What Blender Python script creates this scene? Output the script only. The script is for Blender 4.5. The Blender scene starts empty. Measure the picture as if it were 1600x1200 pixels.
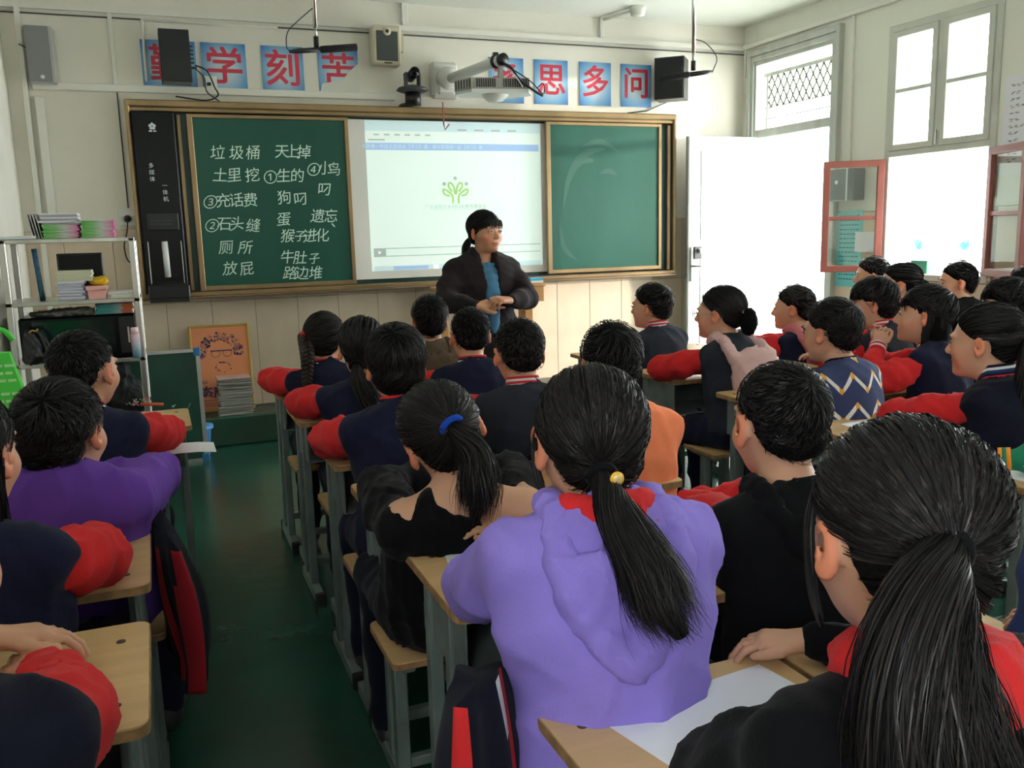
import bpy, math, random
import numpy as np
from mathutils import Matrix, Vector

# ------------------------------------------------------------------ camera, world, sun, exposure
S = bpy.context.scene
CAM_A, CAM_B, CAM_C, CAM_F = .170, .378, -.026, 1380.
def _rx(a): return np.array([[1, 0, 0], [0, math.cos(a), -math.sin(a)], [0, math.sin(a), math.cos(a)]])
def _ry(a): return np.array([[math.cos(a), 0, math.sin(a)], [0, 1, 0], [-math.sin(a), 0, math.cos(a)]])
def _rz(a): return np.array([[math.cos(a), -math.sin(a), 0], [math.sin(a), math.cos(a), 0], [0, 0, 1]])
_R = _ry(CAM_C) @ _rx(CAM_A) @ _rz(CAM_B)
cam = bpy.data.objects.new('camera', bpy.data.cameras.new('camera'))
S.collection.objects.link(cam)
r, f, u = _R[0], _R[1], _R[2]
cam.matrix_world = Matrix(((r[0], u[0], -f[0], 0), (r[1], u[1], -f[1], 0), (r[2], u[2], -f[2], 1.35), (0, 0, 0, 1)))
cam.data.sensor_width = 36.0
cam.data.lens = CAM_F * 36.0 / 1600.0
cam.data.clip_start = .05
S.camera = cam

S.view_settings.view_transform = 'Standard'
S.view_settings.look = 'None'
S.view_settings.gamma = 1.0
S.view_settings.use_curve_mapping = False
S.view_settings.exposure = 0.45
S.cycles.max_bounces = 7
S.cycles.diffuse_bounces = 4
S.cycles.sample_clamp_indirect = 6.0

w = bpy.data.worlds.new('sky')
S.world = w
w.use_nodes = True
wn, wl = w.node_tree.nodes, w.node_tree.links
wn.clear()
bg = wn.new('ShaderNodeBackground'); wo = wn.new('ShaderNodeOutputWorld')
bg.inputs[0].default_value = (.93, .97, 1.0, 1)
bg.inputs[1].default_value = 14.0
wl.new(bg.outputs[0], wo.inputs[0])

def light(name, kind, loc, power, color=(1, 1, 1), size=None, rot=None, direction=None, angle=None):
    d = bpy.data.lights.new(name, kind)
    d.energy = power; d.color = color
    if kind == 'AREA':
        d.shape = 'RECTANGLE'; d.size, d.size_y = size
    if angle is not None: d.angle = angle
    o = bpy.data.objects.new(name, d)
    o.location = loc
    if direction is not None:
        o.rotation_euler = Vector(direction).to_track_quat('-Z', 'Y').to_euler()
    S.collection.objects.link(o)
    return o
light('sun', 'SUN', (9, -2, 4), 3.6, (1.0, .92, .78), direction=(-.885, .455, -.075), angle=math.radians(2.5))
# sky portals in the real openings (they only guide sampling of the sky)
def portal(loc, size, direction):
    o = light('sky_portal', 'AREA', loc, 1, size=size, direction=direction)
    o.data.cycles.is_portal = True
    return o
XL, XR, YF, YB, ZC = -.74, 4.65, 6.35, -2.6, 2.95
for yc, wy, zc, hz in ((4.33, .86, 1.8, 1.6), (5.75, .9, 1.3, 2.6), (2.2, 1.3, 1.8, 1.6), (-.1, .8, 1.8, 1.6)):
    portal((XR + .12, yc, zc), (hz, wy), (-1, 0, 0))
portal((XL - .12, -1.15, 1.85), (1.6, 1.0), (1, 0, 0))

# ------------------------------------------------------------------ helpers: nodes and materials
COL = S.collection
MATS = {}
def mat(name, col, rough=.6, metal=0., spec=.5, bump=0., bscale=60., var=0., vscale=3., emit=0., alpha=None, sheen=0., trans=0., coat=0.,
        stretch=(1, 1, 1), var2=None, vcol=None, subs=0.):
    if name in MATS: return MATS[name]
    m = bpy.data.materials.new(name); m.use_nodes = True
    nt = m.node_tree; N, L = nt.nodes, nt.links
    b = N['Principled BSDF']
    b.inputs['Base Color'].default_value = (*col, 1)
    b.inputs['Roughness'].default_value = rough
    b.inputs['Metallic'].default_value = metal
    b.inputs['Specular IOR Level'].default_value = spec
    if coat: b.inputs['Coat Weight'].default_value = coat
    if sheen: b.inputs['Sheen Weight'].default_value = sheen; b.inputs['Sheen Roughness'].default_value = .5
    if trans: b.inputs['Transmission Weight'].default_value = trans
    if subs:
        b.inputs['Subsurface Weight'].default_value = subs
        b.inputs['Subsurface Radius'].default_value = (1, .3, .15); b.inputs['Subsurface Scale'].default_value = .01
    if emit:
        b.inputs['Emission Color'].default_value = (*col, 1); b.inputs['Emission Strength'].default_value = emit
    tc = N.new('ShaderNodeTexCoord'); mp = N.new('ShaderNodeMapping'); mp.inputs['Scale'].default_value = stretch
    L.new(tc.outputs['Object'], mp.inputs['Vector'])
    last = None
    if vcol:
        at = N.new('ShaderNodeAttribute'); at.attribute_name = vcol
        mx = N.new('ShaderNodeMixRGB'); mx.blend_type = 'MULTIPLY'; mx.inputs[0].default_value = 1
        mx.inputs[1].default_value = (*col, 1); L.new(at.outputs['Color'], mx.inputs[2]); last = mx.outputs[0]
    if var:
        n = N.new('ShaderNodeTexNoise'); n.inputs['Scale'].default_value = vscale; n.inputs['Detail'].default_value = 5
        L.new(mp.outputs[0], n.inputs['Vector'])
        cr = N.new('ShaderNodeValToRGB'); cr.color_ramp.elements[0].position = .32; cr.color_ramp.elements[1].position = .68
        c2 = var2 or tuple(max(0, c * (1 - var)) for c in col)
        cr.color_ramp.elements[0].color = (*c2, 1); cr.color_ramp.elements[1].color = (*col, 1)
        L.new(n.outputs['Fac'], cr.inputs[0])
        if last is None: last = cr.outputs[0]
        else: L.new(cr.outputs[0], last.node.inputs[1])
    if last is not None:
        L.new(last, b.inputs['Base Color'])
        if emit: L.new(last, b.inputs['Emission Color'])
    if bump:
        n2 = N.new('ShaderNodeTexNoise'); n2.inputs['Scale'].default_value = bscale; n2.inputs['Detail'].default_value = 4
        L.new(mp.outputs[0], n2.inputs['Vector'])
        bp = N.new('ShaderNodeBump'); bp.inputs['Strength'].default_value = bump; bp.inputs['Distance'].default_value = .004
        L.new(n2.outputs['Fac'], bp.inputs['Height']); L.new(bp.outputs[0], b.inputs['Normal'])
    MATS[name] = m
    return m
def glass_mat(name, tint=(1, 1, 1), gloss=.08):
    if name in MATS: return MATS[name]
    m = bpy.data.materials.new(name); m.use_nodes = True
    N, L = m.node_tree.nodes, m.node_tree.links; N.clear()
    o = N.new('ShaderNodeOutputMaterial'); t = N.new('ShaderNodeBsdfTransparent'); g = N.new('ShaderNodeBsdfGlossy')
    mx = N.new('ShaderNodeMixShader'); mx.inputs[0].default_value = gloss
    t.inputs[0].default_value = (*tint, 1); g.inputs['Roughness'].default_value = .03
    L.new(t.outputs[0], mx.inputs[1]); L.new(g.outputs[0], mx.inputs[2]); L.new(mx.outputs[0], o.inputs[0])
    MATS[name] = m
    return m

# ------------------------------------------------------------------ helpers: objects and meshes
def tag(o, label=None, cat=None, group=None, kind=None):
    if label: o['label'] = label
    if cat: o['category'] = cat
    if group: o['group'] = group
    if kind: o['kind'] = kind
    return o
def thing(name, label, cat, loc=(0, 0, 0), rz=0, group=None):
    o = bpy.data.objects.new(name, None); COL.objects.link(o)
    o.location = loc; o.rotation_euler = (0, 0, rz); o.empty_display_size = .05
    return tag(o, label, cat, group)
def raw_mesh(name, V, F, mats, smooth=False, fm=None):
    """V (n,3); F either (m,4)/(m,3) array or list of arrays"""
    me = bpy.data.meshes.new(name)
    V = np.asarray(V, np.float32)
    FL = [np.asarray(x, np.int32) for x in F] if isinstance(F, (list, tuple)) else [np.asarray(F, np.int32)]
    FL = [x for x in FL if len(x)]
    me.vertices.add(len(V)); me.vertices.foreach_set('co', V.ravel())
    tot = np.concatenate([np.full(len(x), x.shape[1], np.int32) for x in FL])
    idx = np.concatenate([x.ravel() for x in FL])
    st = np.concatenate([[0], np.cumsum(tot)[:-1]]).astype(np.int32)
    me.loops.add(len(idx)); me.loops.foreach_set('vertex_index', idx)
    me.polygons.add(len(tot)); me.polygons.foreach_set('loop_start', st); me.polygons.foreach_set('loop_total', tot)
    for m in mats: me.materials.append(m)
    if fm is not None: me.polygons.foreach_set('material_index', np.asarray(fm, np.int32))
    if smooth: me.polygons.foreach_set('use_smooth', np.ones(len(tot), bool))
    me.update(calc_edges=True); me.validate()
    return me
def link(name, me, parent=None, loc=None):
    o = bpy.data.objects.new(name, me); COL.objects.link(o)
    if parent is not None: o.parent = parent
    if loc is not None: o.location = loc
    return o

class MB:
    """collects simple pieces into ONE mesh"""
    def __init__(s): s.V = []; s.F = []; s.M = []; s.n = 0; s.nb = 0; s.mats = []; s.S = []
    def mi(s, m):
        if m not in s.mats: s.mats.append(m)
        return s.mats.index(m)
    def add(s, V, F, m, smooth=False):
        b = len(s.V)
        s.V.extend([tuple(float(c) for c in v) for v in V]); k = s.mi(m)
        for fc in F: s.F.append(tuple(int(i) + b for i in fc)); s.M.append(k); s.S.append(smooth)
        return s
    def box(s, lo, hi, m, bev=0., T=None):
        (x0, y0, z0), (x1, y1, z1) = lo, hi
        x0, x1 = min(x0, x1), max(x0, x1); y0, y1 = min(y0, y1), max(y0, y1); z0, z1 = min(z0, z1), max(z0, z1)
        e_ = (s.nb % 7) * .00021; s.nb += 1
        if min(x1 - x0, y1 - y0, z1 - z0) > .004: x0 += e_; x1 -= e_; y0 += e_; y1 -= e_; z0 += e_ * (z0 > .05); z1 -= e_
        b = min(bev, (x1 - x0) * .45, (y1 - y0) * .45, (z1 - z0) * .45)
        if b <= 0:
            V = [(x, y, z) for z in (z0, z1) for y in (y0, y1) for x in (x0, x1)]
            F = [(0, 2, 3, 1), (4, 5, 7, 6), (0, 1, 5, 4), (2, 6, 7, 3), (0, 4, 6, 2), (1, 3, 7, 5)]
        else:
            V = []; 
            X, Y, Z = (x0, x1), (y0, y1), (z0, z1)
            idx = {}
            for i in (0, 1):
                for j in (0, 1):
                    for k in (0, 1):
                        sx, sy, sz = (1, -1)[i] * b, (1, -1)[j] * b, (1, -1)[k] * b
                        for a, p in (('x', (X[i], Y[j] + sy, Z[k] + sz)), ('y', (X[i] + sx, Y[j], Z[k] + sz)), ('z', (X[i] + sx, Y[j] + sy, Z[k]))):
                            idx[(i, j, k, a)] = len(V); V.append(p)
            F = []
            g = lambda *a: idx[a]
            for i in (0, 1):
                q = [g(i, 0, 0, 'x'), g(i, 1, 0, 'x'), g(i, 1, 1, 'x'), g(i, 0, 1, 'x')]; F.append(q if i else q[::-1])
                q = [g(0, i, 0, 'y'), g(1, i, 0, 'y'), g(1, i, 1, 'y'), g(0, i, 1, 'y')]; F.append(q[::-1] if i else q)
                q = [g(0, 0, i, 'z'), g(1, 0, i, 'z'), g(1, 1, i, 'z'), g(0, 1, i, 'z')]; F.append(q if i else q[::-1])
            for j in (0, 1):
                for k in (0, 1):
                    F.append([g(0, j, k, 'y'), g(1, j, k, 'y'), g(1, j, k, 'z'), g(0, j, k, 'z')])
                    F.append([g(j, 0, k, 'x'), g(j, 1, k, 'x'), g(j, 1, k, 'z'), g(j, 0, k, 'z')])
                    F.append([g(j, k, 0, 'x'), g(j, k, 1, 'x'), g(j, k, 1, 'y'), g(j, k, 0, 'y')])
            for i in (0, 1):
                for j in (0, 1):
                    for k in (0, 1): F.append([g(i, j, k, 'x'), g(i, j, k, 'y'), g(i, j, k, 'z')])
        if T is not None: V = [tuple(T @ Vector(v)) for v in V]
        return s.add(V, F, m)
    def prism(s, pts, axis, a0, a1, m, smooth=False):
        """polygon pts (2D) extruded along axis from a0 to a1"""
        def P(p, a):
            return {'x': (a, p[0], p[1]), 'y': (p[0], a, p[1]), 'z': (p[0], p[1], a)}[axis]
        n = len(pts)
        V = [P(p, a0) for p in pts] + [P(p, a1) for p in pts]
        F = [tuple(range(n))[::-1], tuple(range(n, 2 * n))] + [(i, (i + 1) % n, (i + 1) % n + n, i + n) for i in range(n)]
        return s.add(V, F, m, smooth)
    def tube(s, pts, rad, m, seg=8, cap=True, smooth=True, closed=False):
        P = np.array(pts, float); n = len(P)
        R = np.full(n, rad, float) if np.isscalar(rad) else np.array(rad, float)
        T = np.gradient(P, axis=0); T /= np.linalg.norm(T, axis=1)[:, None] + 1e-12
        up = np.array([0, 0, 1.]) if abs(T[0][2]) < .9 else np.array([1., 0, 0])
        V = []
        for i in range(n):
            a = up - T[i] * (up @ T[i]); a /= np.linalg.norm(a) + 1e-12; up = a; b = np.cross(T[i], a)
            for k in range(seg):
                t = 2 * math.pi * (k + .5) / seg
                V.append(P[i] + R[i] * (math.cos(t) * a + math.sin(t) * b))
        F = [(i * seg + k, i * seg + (k + 1) % seg, (i + 1) * seg + (k + 1) % seg, (i + 1) * seg + k) for i in range(n - 1) for k in range(seg)]
        if cap: F += [tuple(range(seg))[::-1], tuple(range((n - 1) * seg, n * seg))]
        return s.add(V, F, m, smooth)
    def lathe(s, prof, m, c=(0, 0, 0), seg=24, axis='z', smooth=True):
        V = []
        for (r_, h) in prof:
            for k in range(seg):
                t = 2 * math.pi * k / seg; a, b = r_ * math.cos(t), r_ * math.sin(t)
                p = {'z': (a, b, h), 'y': (a, h, b), 'x': (h, a, b)}[axis]
                V.append((p[0] + c[0], p[1] + c[1], p[2] + c[2]))
        n = len(prof)
        F = [(i * seg + k, i * seg + (k + 1) % seg, (i + 1) * seg + (k + 1) % seg, (i + 1) * seg + k) for i in range(n - 1) for k in range(seg)]
        F += [tuple(range(seg))[::-1], tuple(range((n - 1) * seg, n * seg))]
        return s.add(V, F, m, smooth)
    def quad(s, a, b, c, d, m): return s.add([a, b, c, d], [(0, 1, 2, 3)], m)
    def build(s, name, parent=None, loc=None):
        me = bpy.data.meshes.new(name)
        me.from_pydata(s.V, [], s.F)
        for m in s.mats: me.materials.append(m)
        me.polygons.foreach_set('material_index', s.M); me.polygons.foreach_set('use_smooth', s.S)
        me.update()
        return link(name, me, parent, loc)
ORD = ['lowest', 'second', 'third', 'fourth', 'fifth', 'sixth', 'seventh', 'eighth', 'ninth', 'tenth', 'eleventh', 'twelfth', 'thirteenth', 'fourteenth', 'fifteenth']
def nth(k, n): return 'topmost' if k == n - 1 else ('lowest' if k == 0 else ORD[k] + ' from the bottom')
def struct(o): o['kind'] = 'structure'; return o

def curve_pts(pts, n=24):
    """Catmull-Rom through points"""
    P = np.array(pts, float); P = np.vstack([2 * P[0] - P[1], P, 2 * P[-1] - P[-2]])
    out = []
    m = len(P) - 3
    for j in range(n + 1):
        t = j / n * m; i = min(int(t), m - 1); t -= i
        p0, p1, p2, p3 = P[i:i + 4]
        out.append(.5 * ((2 * p1) + (-p0 + p2) * t + (2 * p0 - 5 * p1 + 4 * p2 - p3) * t * t + (-p0 + 3 * p1 - 3 * p2 + p3) * t ** 3))
    return np.array(out)

def text_piece(s, size, offset=0., extrude=.0006, shear=0., align='CENTER'):
    """vertices and faces of flat lettering in the x-z plane (facing -y), centred"""
    cu = bpy.data.curves.new('t', 'FONT'); cu.body = s; cu.size = size; cu.offset = offset; cu.extrude = 0; cu.shear = shear
    cu.align_x = align; cu.align_y = 'CENTER'; cu.resolution_u = 3
    o = bpy.data.objects.new('t', cu); COL.objects.link(o)
    dg = bpy.context.evaluated_depsgraph_get()
    me = bpy.data.meshes.new_from_object(o.evaluated_get(dg))
    V = np.array([v.co[:] for v in me.vertices]).reshape(-1, 3); F = [tuple(p.vertices) for p in me.polygons]
    bpy.data.objects.remove(o); bpy.data.curves.remove(cu); bpy.data.meshes.remove(me)
    return V, F
def put_text(mb, s, size, M, m, offset=0., shear=0., align='CENTER'):
    """M: 4x4 mapping text plane (x right, y up, z towards viewer) to the place"""
    V, F = text_piece(s, size, offset, 0, shear, align)
    if not len(V): return
    V4 = np.c_[V, np.ones(len(V))] @ np.array(M).T
    mb.add(V4[:, :3], F, m)
def front_M(x, y, z, rot=0.):
    """text on a surface facing -y"""
    c, s_ = math.cos(rot), math.sin(rot)
    return np.array([[c, -s_, 0, x], [0, 0, -1, y], [s_, c, 0, z], [0, 0, 0, 1]])

# ------------------------------------------------------------------ helpers: implicit surfaces for bodies and cloth
class Blob:
    def __init__(s, h): s.h = h; s.P = []; s.post = []; s.cut = []
    def cap(s, a, b, ra, rb=None, k=.02, sub=False):
        a = np.array(a, float); b = np.array(b, float); rb = ra if rb is None else rb
        rm = max(ra, rb)
        s.P.append((np.minimum(a, b) - rm, np.maximum(a, b) + rm, 'c', (a, b, ra, rb), k, sub)); return s
    def ell(s, c, r, M=None, k=.02, sub=False):
        c = np.array(c, float); r = np.array(r, float)
        e = r if M is None else np.sqrt(((M * r) ** 2).sum(1))
        s.P.append((c - e, c + e, 'e', (c, r, M), k, sub)); return s
    def path(s, pts, rads, k=.02):
        for i in range(len(pts) - 1): s.cap(pts[i], pts[i + 1], rads[i], rads[i + 1], k)
        return s
    def run(s, folds=None, seed=0):
        h = s.h
        lo = np.min([p[0] for p in s.P if not p[5]], 0) - 3 * h - .01; hi = np.max([p[1] for p in s.P if not p[5]], 0) + 3 * h + .01
        n = np.ceil((hi - lo) / h).astype(int) + 1
        ax = [(lo[i] + h * np.arange(n[i])).astype(np.float32) for i in range(3)]
        D = np.full(n, 1., np.float32)
        for (a, b, kind, q, k, sub) in s.P:
            pad = k + 2.5 * h
            i0 = np.maximum(((a - pad - lo) / h).astype(int), 0); i1 = np.minimum(((b + pad - lo) / h).astype(int) + 2, n)
            if (i1 <= i0).any(): continue
            sl = tuple(slice(i0[i], i1[i]) for i in range(3))
            X = ax[0][sl[0]][:, None, None]; Y = ax[1][sl[1]][None, :, None]; Z = ax[2][sl[2]][None, None, :]
            if kind == 'c':
                A, B, ra, rb = q; d = B - A; L2 = float(d @ d) + 1e-12
                x, y, z = X - A[0], Y - A[1], Z - A[2]
                t = np.clip((x * d[0] + y * d[1] + z * d[2]) / L2, 0, 1)
                dd = np.sqrt((x - t * d[0]) ** 2 + (y - t * d[1]) ** 2 + (z - t * d[2]) ** 2) - (ra + (rb - ra) * t)
            else:
                c, r_, M = q; x, y, z = X - c[0], Y - c[1], Z - c[2]
                if M is not None:
                    x, y, z = (x * M[0, 0] + y * M[1, 0] + z * M[2, 0], x * M[0, 1] + y * M[1, 1] + z * M[2, 1], x * M[0, 2] + y * M[1, 2] + z * M[2, 2])
                u_, v_, w_ = x / r_[0], y / r_[1], z / r_[2]
                k0 = np.sqrt(u_ * u_ + v_ * v_ + w_ * w_) + 1e-6
                k1 = np.sqrt((u_ / r_[0]) ** 2 + (v_ / r_[1]) ** 2 + (w_ / r_[2]) ** 2) + 1e-6
                dd = k0 * (k0 - 1) / k1
            cur = D[sl]
            if sub:
                hh = np.maximum(k - np.abs(-dd - cur), 0) / k
                D[sl] = np.maximum(cur, -dd) + hh * hh * k * .25
            else:
                hh = np.maximum(k - np.abs(dd - cur), 0) / k
                D[sl] = np.minimum(cur, dd) - hh * hh * k * .25
        X = ax[0][:, None, None]; Y = ax[1][None, :, None]; Z = ax[2][None, None, :]
        for fn in s.post: D = fn(D, X, Y, Z)
        if folds:
            rs = np.random.RandomState(seed); amp, freq = folds
            acc = 0
            for i in range(4):
                wv = rs.normal(size=3); wv /= np.linalg.norm(wv); wv[2] *= .6
                wq = rs.normal(size=3) * freq * .5
                ph, p2 = rs.uniform(0, 6.28, 2)
                acc = acc + (1 - np.abs(np.sin((X * wv[0] + Y * wv[1] + Z * wv[2]) * freq * (1 + .35 * i) + ph + 1.3 * np.sin(X * wq[0] + Y * wq[1] + Z * wq[2] + p2)))) ** 2
            D = D + (amp * (.9 - acc * .8)).astype(np.float32)
        return surface_net(D, lo, h)
def surface_net(D, lo, h):
    D[0] = D[-1] = 1; D[:, 0] = D[:, -1] = 1; D[:, :, 0] = D[:, :, -1] = 1
    ins = D < 0
    n = np.array(D.shape)
    c = ins[:-1, :-1, :-1].astype(np.int8)
    tot = np.zeros(n - 1, np.int8)
    for i in (0, 1):
        for j in (0, 1):
            for k in (0, 1): tot += ins[i:n[0] - 1 + i, j:n[1] - 1 + j, k:n[2] - 1 + k]
    act = (tot > 0) & (tot < 8)
    I = np.argwhere(act)
    vid = np.full(n - 1, -1, np.int32); vid[act] = np.arange(len(I))
    acc = np.zeros((len(I), 3)); cnt = np.zeros(len(I))
    cor = {}
    for i in (0, 1):
        for j in (0, 1):
            for k in (0, 1): cor[(i, j, k)] = D[I[:, 0] + i, I[:, 1] + j, I[:, 2] + k]
    for a in range(3):
        o = [x for x in range(3) if x != a]
        for p in (0, 1):
            for q in (0, 1):
                c0 = [0, 0, 0]; c0[o[0]] = p; c0[o[1]] = q; c1 = list(c0); c1[a] = 1
                d0, d1 = cor[tuple(c0)], cor[tuple(c1)]
                m = (d0 < 0) != (d1 < 0)
                t = np.where(m, d0 / np.where(m, d0 - d1, 1), 0)
                pos = np.zeros((len(I), 3)); pos += c0; pos[:, a] = t
                acc += pos * m[:, None]; cnt += m
    V = (I + acc / cnt[:, None]) * h + lo
    Q = []
    for a in range(3):
        o = [(a + 1) % 3, (a + 2) % 3]
        s0 = [slice(None)] * 3; s1 = [slice(None)] * 3; s0[a] = slice(0, -1); s1[a] = slice(1, None)
        A, B = ins[tuple(s0)], ins[tuple(s1)]
        E = np.argwhere(A != B)
        fl = A[E[:, 0], E[:, 1], E[:, 2]]
        e1 = np.zeros(3, int); e1[o[0]] = 1; e2 = np.zeros(3, int); e2[o[1]] = 1
        E = E.astype(int)
        q = [vid[tuple((E - e1 * x - e2 * y).T)] for x, y in ((1, 1), (0, 1), (0, 0), (1, 0))]
        q = np.stack(q, 1)
        q[~fl] = q[~fl][:, ::-1]
        Q.append(q)
    return V, np.concatenate(Q)
# ------------------------------------------------------------------ materials
plaster = mat('plaster', (.88, .85, .75), .85, var=.10, vscale=1.3, bump=.25, bscale=35)
plaster_r = mat('plaster_right', (.84, .85, .75), .85, var=.08, vscale=1.3, bump=.25, bscale=35)
ceil_m = mat('ceiling_paint', (.86, .88, .80), .9, var=.06, vscale=1.0)
trunk_m = mat('trunking', (.82, .81, .73), .6)
tile_m = mat('tile_glaze', (.76, .62, .47), .32, var=.13, vscale=4.5, bump=.03, bscale=12)
grout_m = mat('grout', (.33, .27, .21), .9)
floor_m = mat('floor_paint', (.016, .105, .068), .22, var=.55, vscale=1.1, bump=.35, bscale=9, spec=.45, var2=(.016, .040, .026))
plat_m = mat('platform_paint', (.012, .070, .042), .34, var=.5, vscale=3., bump=.4, bscale=14, var2=(.03, .05, .03))
frame_m = mat('champagne_frame', (.36, .245, .125), .33, metal=.55, var=.25, vscale=6, stretch=(1, 1, .3))
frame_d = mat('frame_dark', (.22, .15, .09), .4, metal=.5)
board_m = mat('chalkboard_green', (.005, .070, .046), .36, var=.35, vscale=1.6, stretch=(1, 1, .35), var2=(.012, .095, .068), spec=.35)
board_m2 = mat('chalkboard_side', (.006, .05, .045), .4)
dust_m = mat('chalk_dust', (.011, .092, .065), .6)
chalk_m = mat('chalk', (.66, .86, .74), .95)
black_m = mat('black_plastic', (.006, .007, .009), .38)
blackg_m = mat('black_gloss', (.003, .004, .006), .25, spec=.2)
dark_m = mat('dark_grey', (.05, .055, .06), .5)
steel_m = mat('stainless', (.62, .61, .57), .28, metal=.9, var=.3, vscale=9, stretch=(1, 1, .2))
alu_m = mat('aluminium', (.55, .57, .57), .35, metal=.8)
grey_m = mat('desk_grey', (.20, .245, .235), .48, metal=.15, var=.35, vscale=9, bump=.1, bscale=40)
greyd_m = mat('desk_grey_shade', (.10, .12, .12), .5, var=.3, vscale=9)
wood_m = mat('desk_wood', (.66, .43, .21), .30, var=.16, vscale=4, stretch=(.6, 7, 1), spec=.4)
edge_m = mat('desk_edge', (.40, .23, .10), .6, var=.5, vscale=40)
rubber_m = mat('rubber', (.01, .01, .01), .8)
hole_m = mat('bolt_hole', (.06, .035, .02), .6)
paper_m = mat('paper', (.82, .83, .88), .8)
white_m = mat('white_paint', (.80, .82, .78), .5)
doorpaint = mat('door_white', (.82, .84, .82), .45)
dframe_m = mat('door_frame', (.55, .58, .52), .5, var=.25, vscale=8, stretch=(1, 1, .2))
wframe_m = mat('window_frame', (.60, .62, .55), .5, var=.12, vscale=6)
red_frame = mat('red_brown_frame', (.30, .085, .065), .5, var=.2, vscale=6)
glass = glass_mat('window_glass', (.93, .97, .95))

# ------------------------------------------------------------------ room shell
T = .14
struct(MB().box((XL - .3, YB - .3, -.1), (XR + .3, YF + .3, 0), floor_m).build('floor'))
struct(MB().box((XL - .3, YB - .3, ZC), (XR + .3, YF + .3, ZC + .12), ceil_m).build('ceiling'))
wf = struct(MB().box((XL - .3, YF, 0), (XR + .3, YF + T, ZC), plaster).build('wall_front'))
struct(MB().box((XL - .3, YB - T, 0), (XR + .3, YB, ZC), plaster).build('wall_back'))
lw = MB()
lw.box((XL - T, -.62, 0), (XL, YF, ZC), plaster); lw.box((XL - T, YB, 0), (XL, -1.65, ZC), plaster)
lw.box((XL - T, -1.65, 0), (XL, -.62, 1.0), plaster); lw.box((XL - T, -1.65, 2.65), (XL, -.62, ZC), plaster)
wleft = struct(lw.build('wall_left'))
rw = MB()
def rseg(y0, y1, z0, z1): rw.box((XR, y0, z0), (XR + T, y1, z1), plaster_r)
OPEN = [(-.5, .30, 1.0, 2.6), (1.55, 2.85, 1.0, 2.6), (3.90, 4.76, 1.0, 2.62), (5.25, 6.18, 0, 2.68)]
yy = YB
for (a, b, c, d) in OPEN:
    rseg(yy, a, 0, ZC)
    if c > 0: rseg(a, b, 0, c)
    rseg(a, b, d, ZC); yy = b
rseg(yy, YF, 0, ZC)
wright = struct(rw.build('wall_right'))

# tiles, each one a piece of its wall
def tile_mesh(w_, h_, d_=.008):
    return MB().box((0, -d_, 0), (w_, 0, h_), tile_m, bev=.002)
tp = tile_mesh(.284, .725); tile_a = None
def put_tiles():
    global tile_a
    me = {}
    def get(w_, h_):
        k = (round(w_, 3), round(h_, 3))
        if k not in me:
            o = tile_mesh(*k).build('tile', wf); me[k] = o.data; return o
        o = bpy.data.objects.new('tile', me[k]); COL.objects.link(o); o.parent = wf; return o
    x = .05 - .287 * 3
    while x < XR - .02:
        x1 = min(x + .284, XR); x0 = max(x, XL)
        for z0, h_ in ((.205, .735), (.943, .487)):
            o = get(x1 - x0, h_); o.location = (x0, YF - .001, z0)
        x += .287
    # right wall: pier beside the door, under the window
    def getr(w_, h_, y, z):
        o = get(w_, h_); o.parent = wright; o.rotation_euler = (0, 0, math.radians(-90)); o.location = (XR - .001, y + w_, z)
    for k in range(2): getr(.235, .70, 4.775 + k * .238, 0.02); getr(.235, .70, 4.775 + k * .238, .723)
    for k in range(3): getr(.284, .47, 3.90 + k * .287, .02); getr(.284, .47, 3.90 + k * .287, .493)
    for k in range(3): getr(.284, .70, 2.95 + k * .31, .02); getr(.284, .70, 2.95 + k * .31, .723)
put_tiles()
struct(MB().box((XL, YF - .006, .2), (XR, YF - .0005, 1.432), grout_m).build('trim_1'))
struct(MB().box((XR - .0055, 2.9, 0), (XR - .0004, 5.24, .985), grout_m).box((XR - .0055, 2.9, .98), (XR - .0004, 3.88, 1.432), grout_m).box((XR - .0055, 4.772, .98), (XR - .0004, 5.24, 1.432), grout_m).build('trim_2'))

# platform below the chalkboard
struct(MB().box((.20, 6.0, 0), (4.1, YF, .2), plat_m, bev=.012).build('floor_platform'))

# ceiling edge, cable trunking, conduits
struct(MB().box((XL, YF - .025, 2.765), (XR, YF, 2.80), trunk_m).box((XL, YF - .014, 2.735), (XR, YF, 2.742), dark_m).build('trim_3'))
struct(MB().box((-.60, YF - .035, 2.29), (1.68, YF, 2.335), trunk_m, .004).build('trim_4'))
struct(MB().box((-.655, YF - .04, 0), (-.625, YF, 2.77), trunk_m, .003).build('trim_5'))
struct(MB().box((-.595, YF - .035, 1.35), (-.545, YF, 2.25), trunk_m, .003).build('trim_6'))
struct(MB().box((-.14, YF - .02, 2.335), (-.115, YF, 2.765), trunk_m, .003).build('trim_7'))
struct(MB().box((-.13, YF - .008, 1.57), (-.122, YF, 2.29), dark_m).build('trim_8'))
struct(MB().box((1.755, YF - .03, 2.80), (1.80, YF, ZC), trunk_m, .003).box((3.31, YF - .03, 2.80), (3.35, YF, ZC), trunk_m, .003).build('trim_9'))
struct(MB().box((XR - .03, 3.0, 2.77), (XR, YF, 2.805), trunk_m, .004).box((XR - .022, 5.08, 1.75), (XR, 5.10, 2.77), trunk_m, .003)
       .box((XR - .02, YF - .05, 2.55), (XR, YF - .03, 2.77), trunk_m, .003).build('trim_10'))
struct(MB().tube([(0.06, YF - .012, 2.74), (.06, YF - .012, 2.72), (.055, YF - .03, 2.36)], .009, trunk_m).tube([(.06, YF - .012, 2.735), (.9, YF - .012, 2.735)], .008, trunk_m).build('trim_11'))
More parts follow.
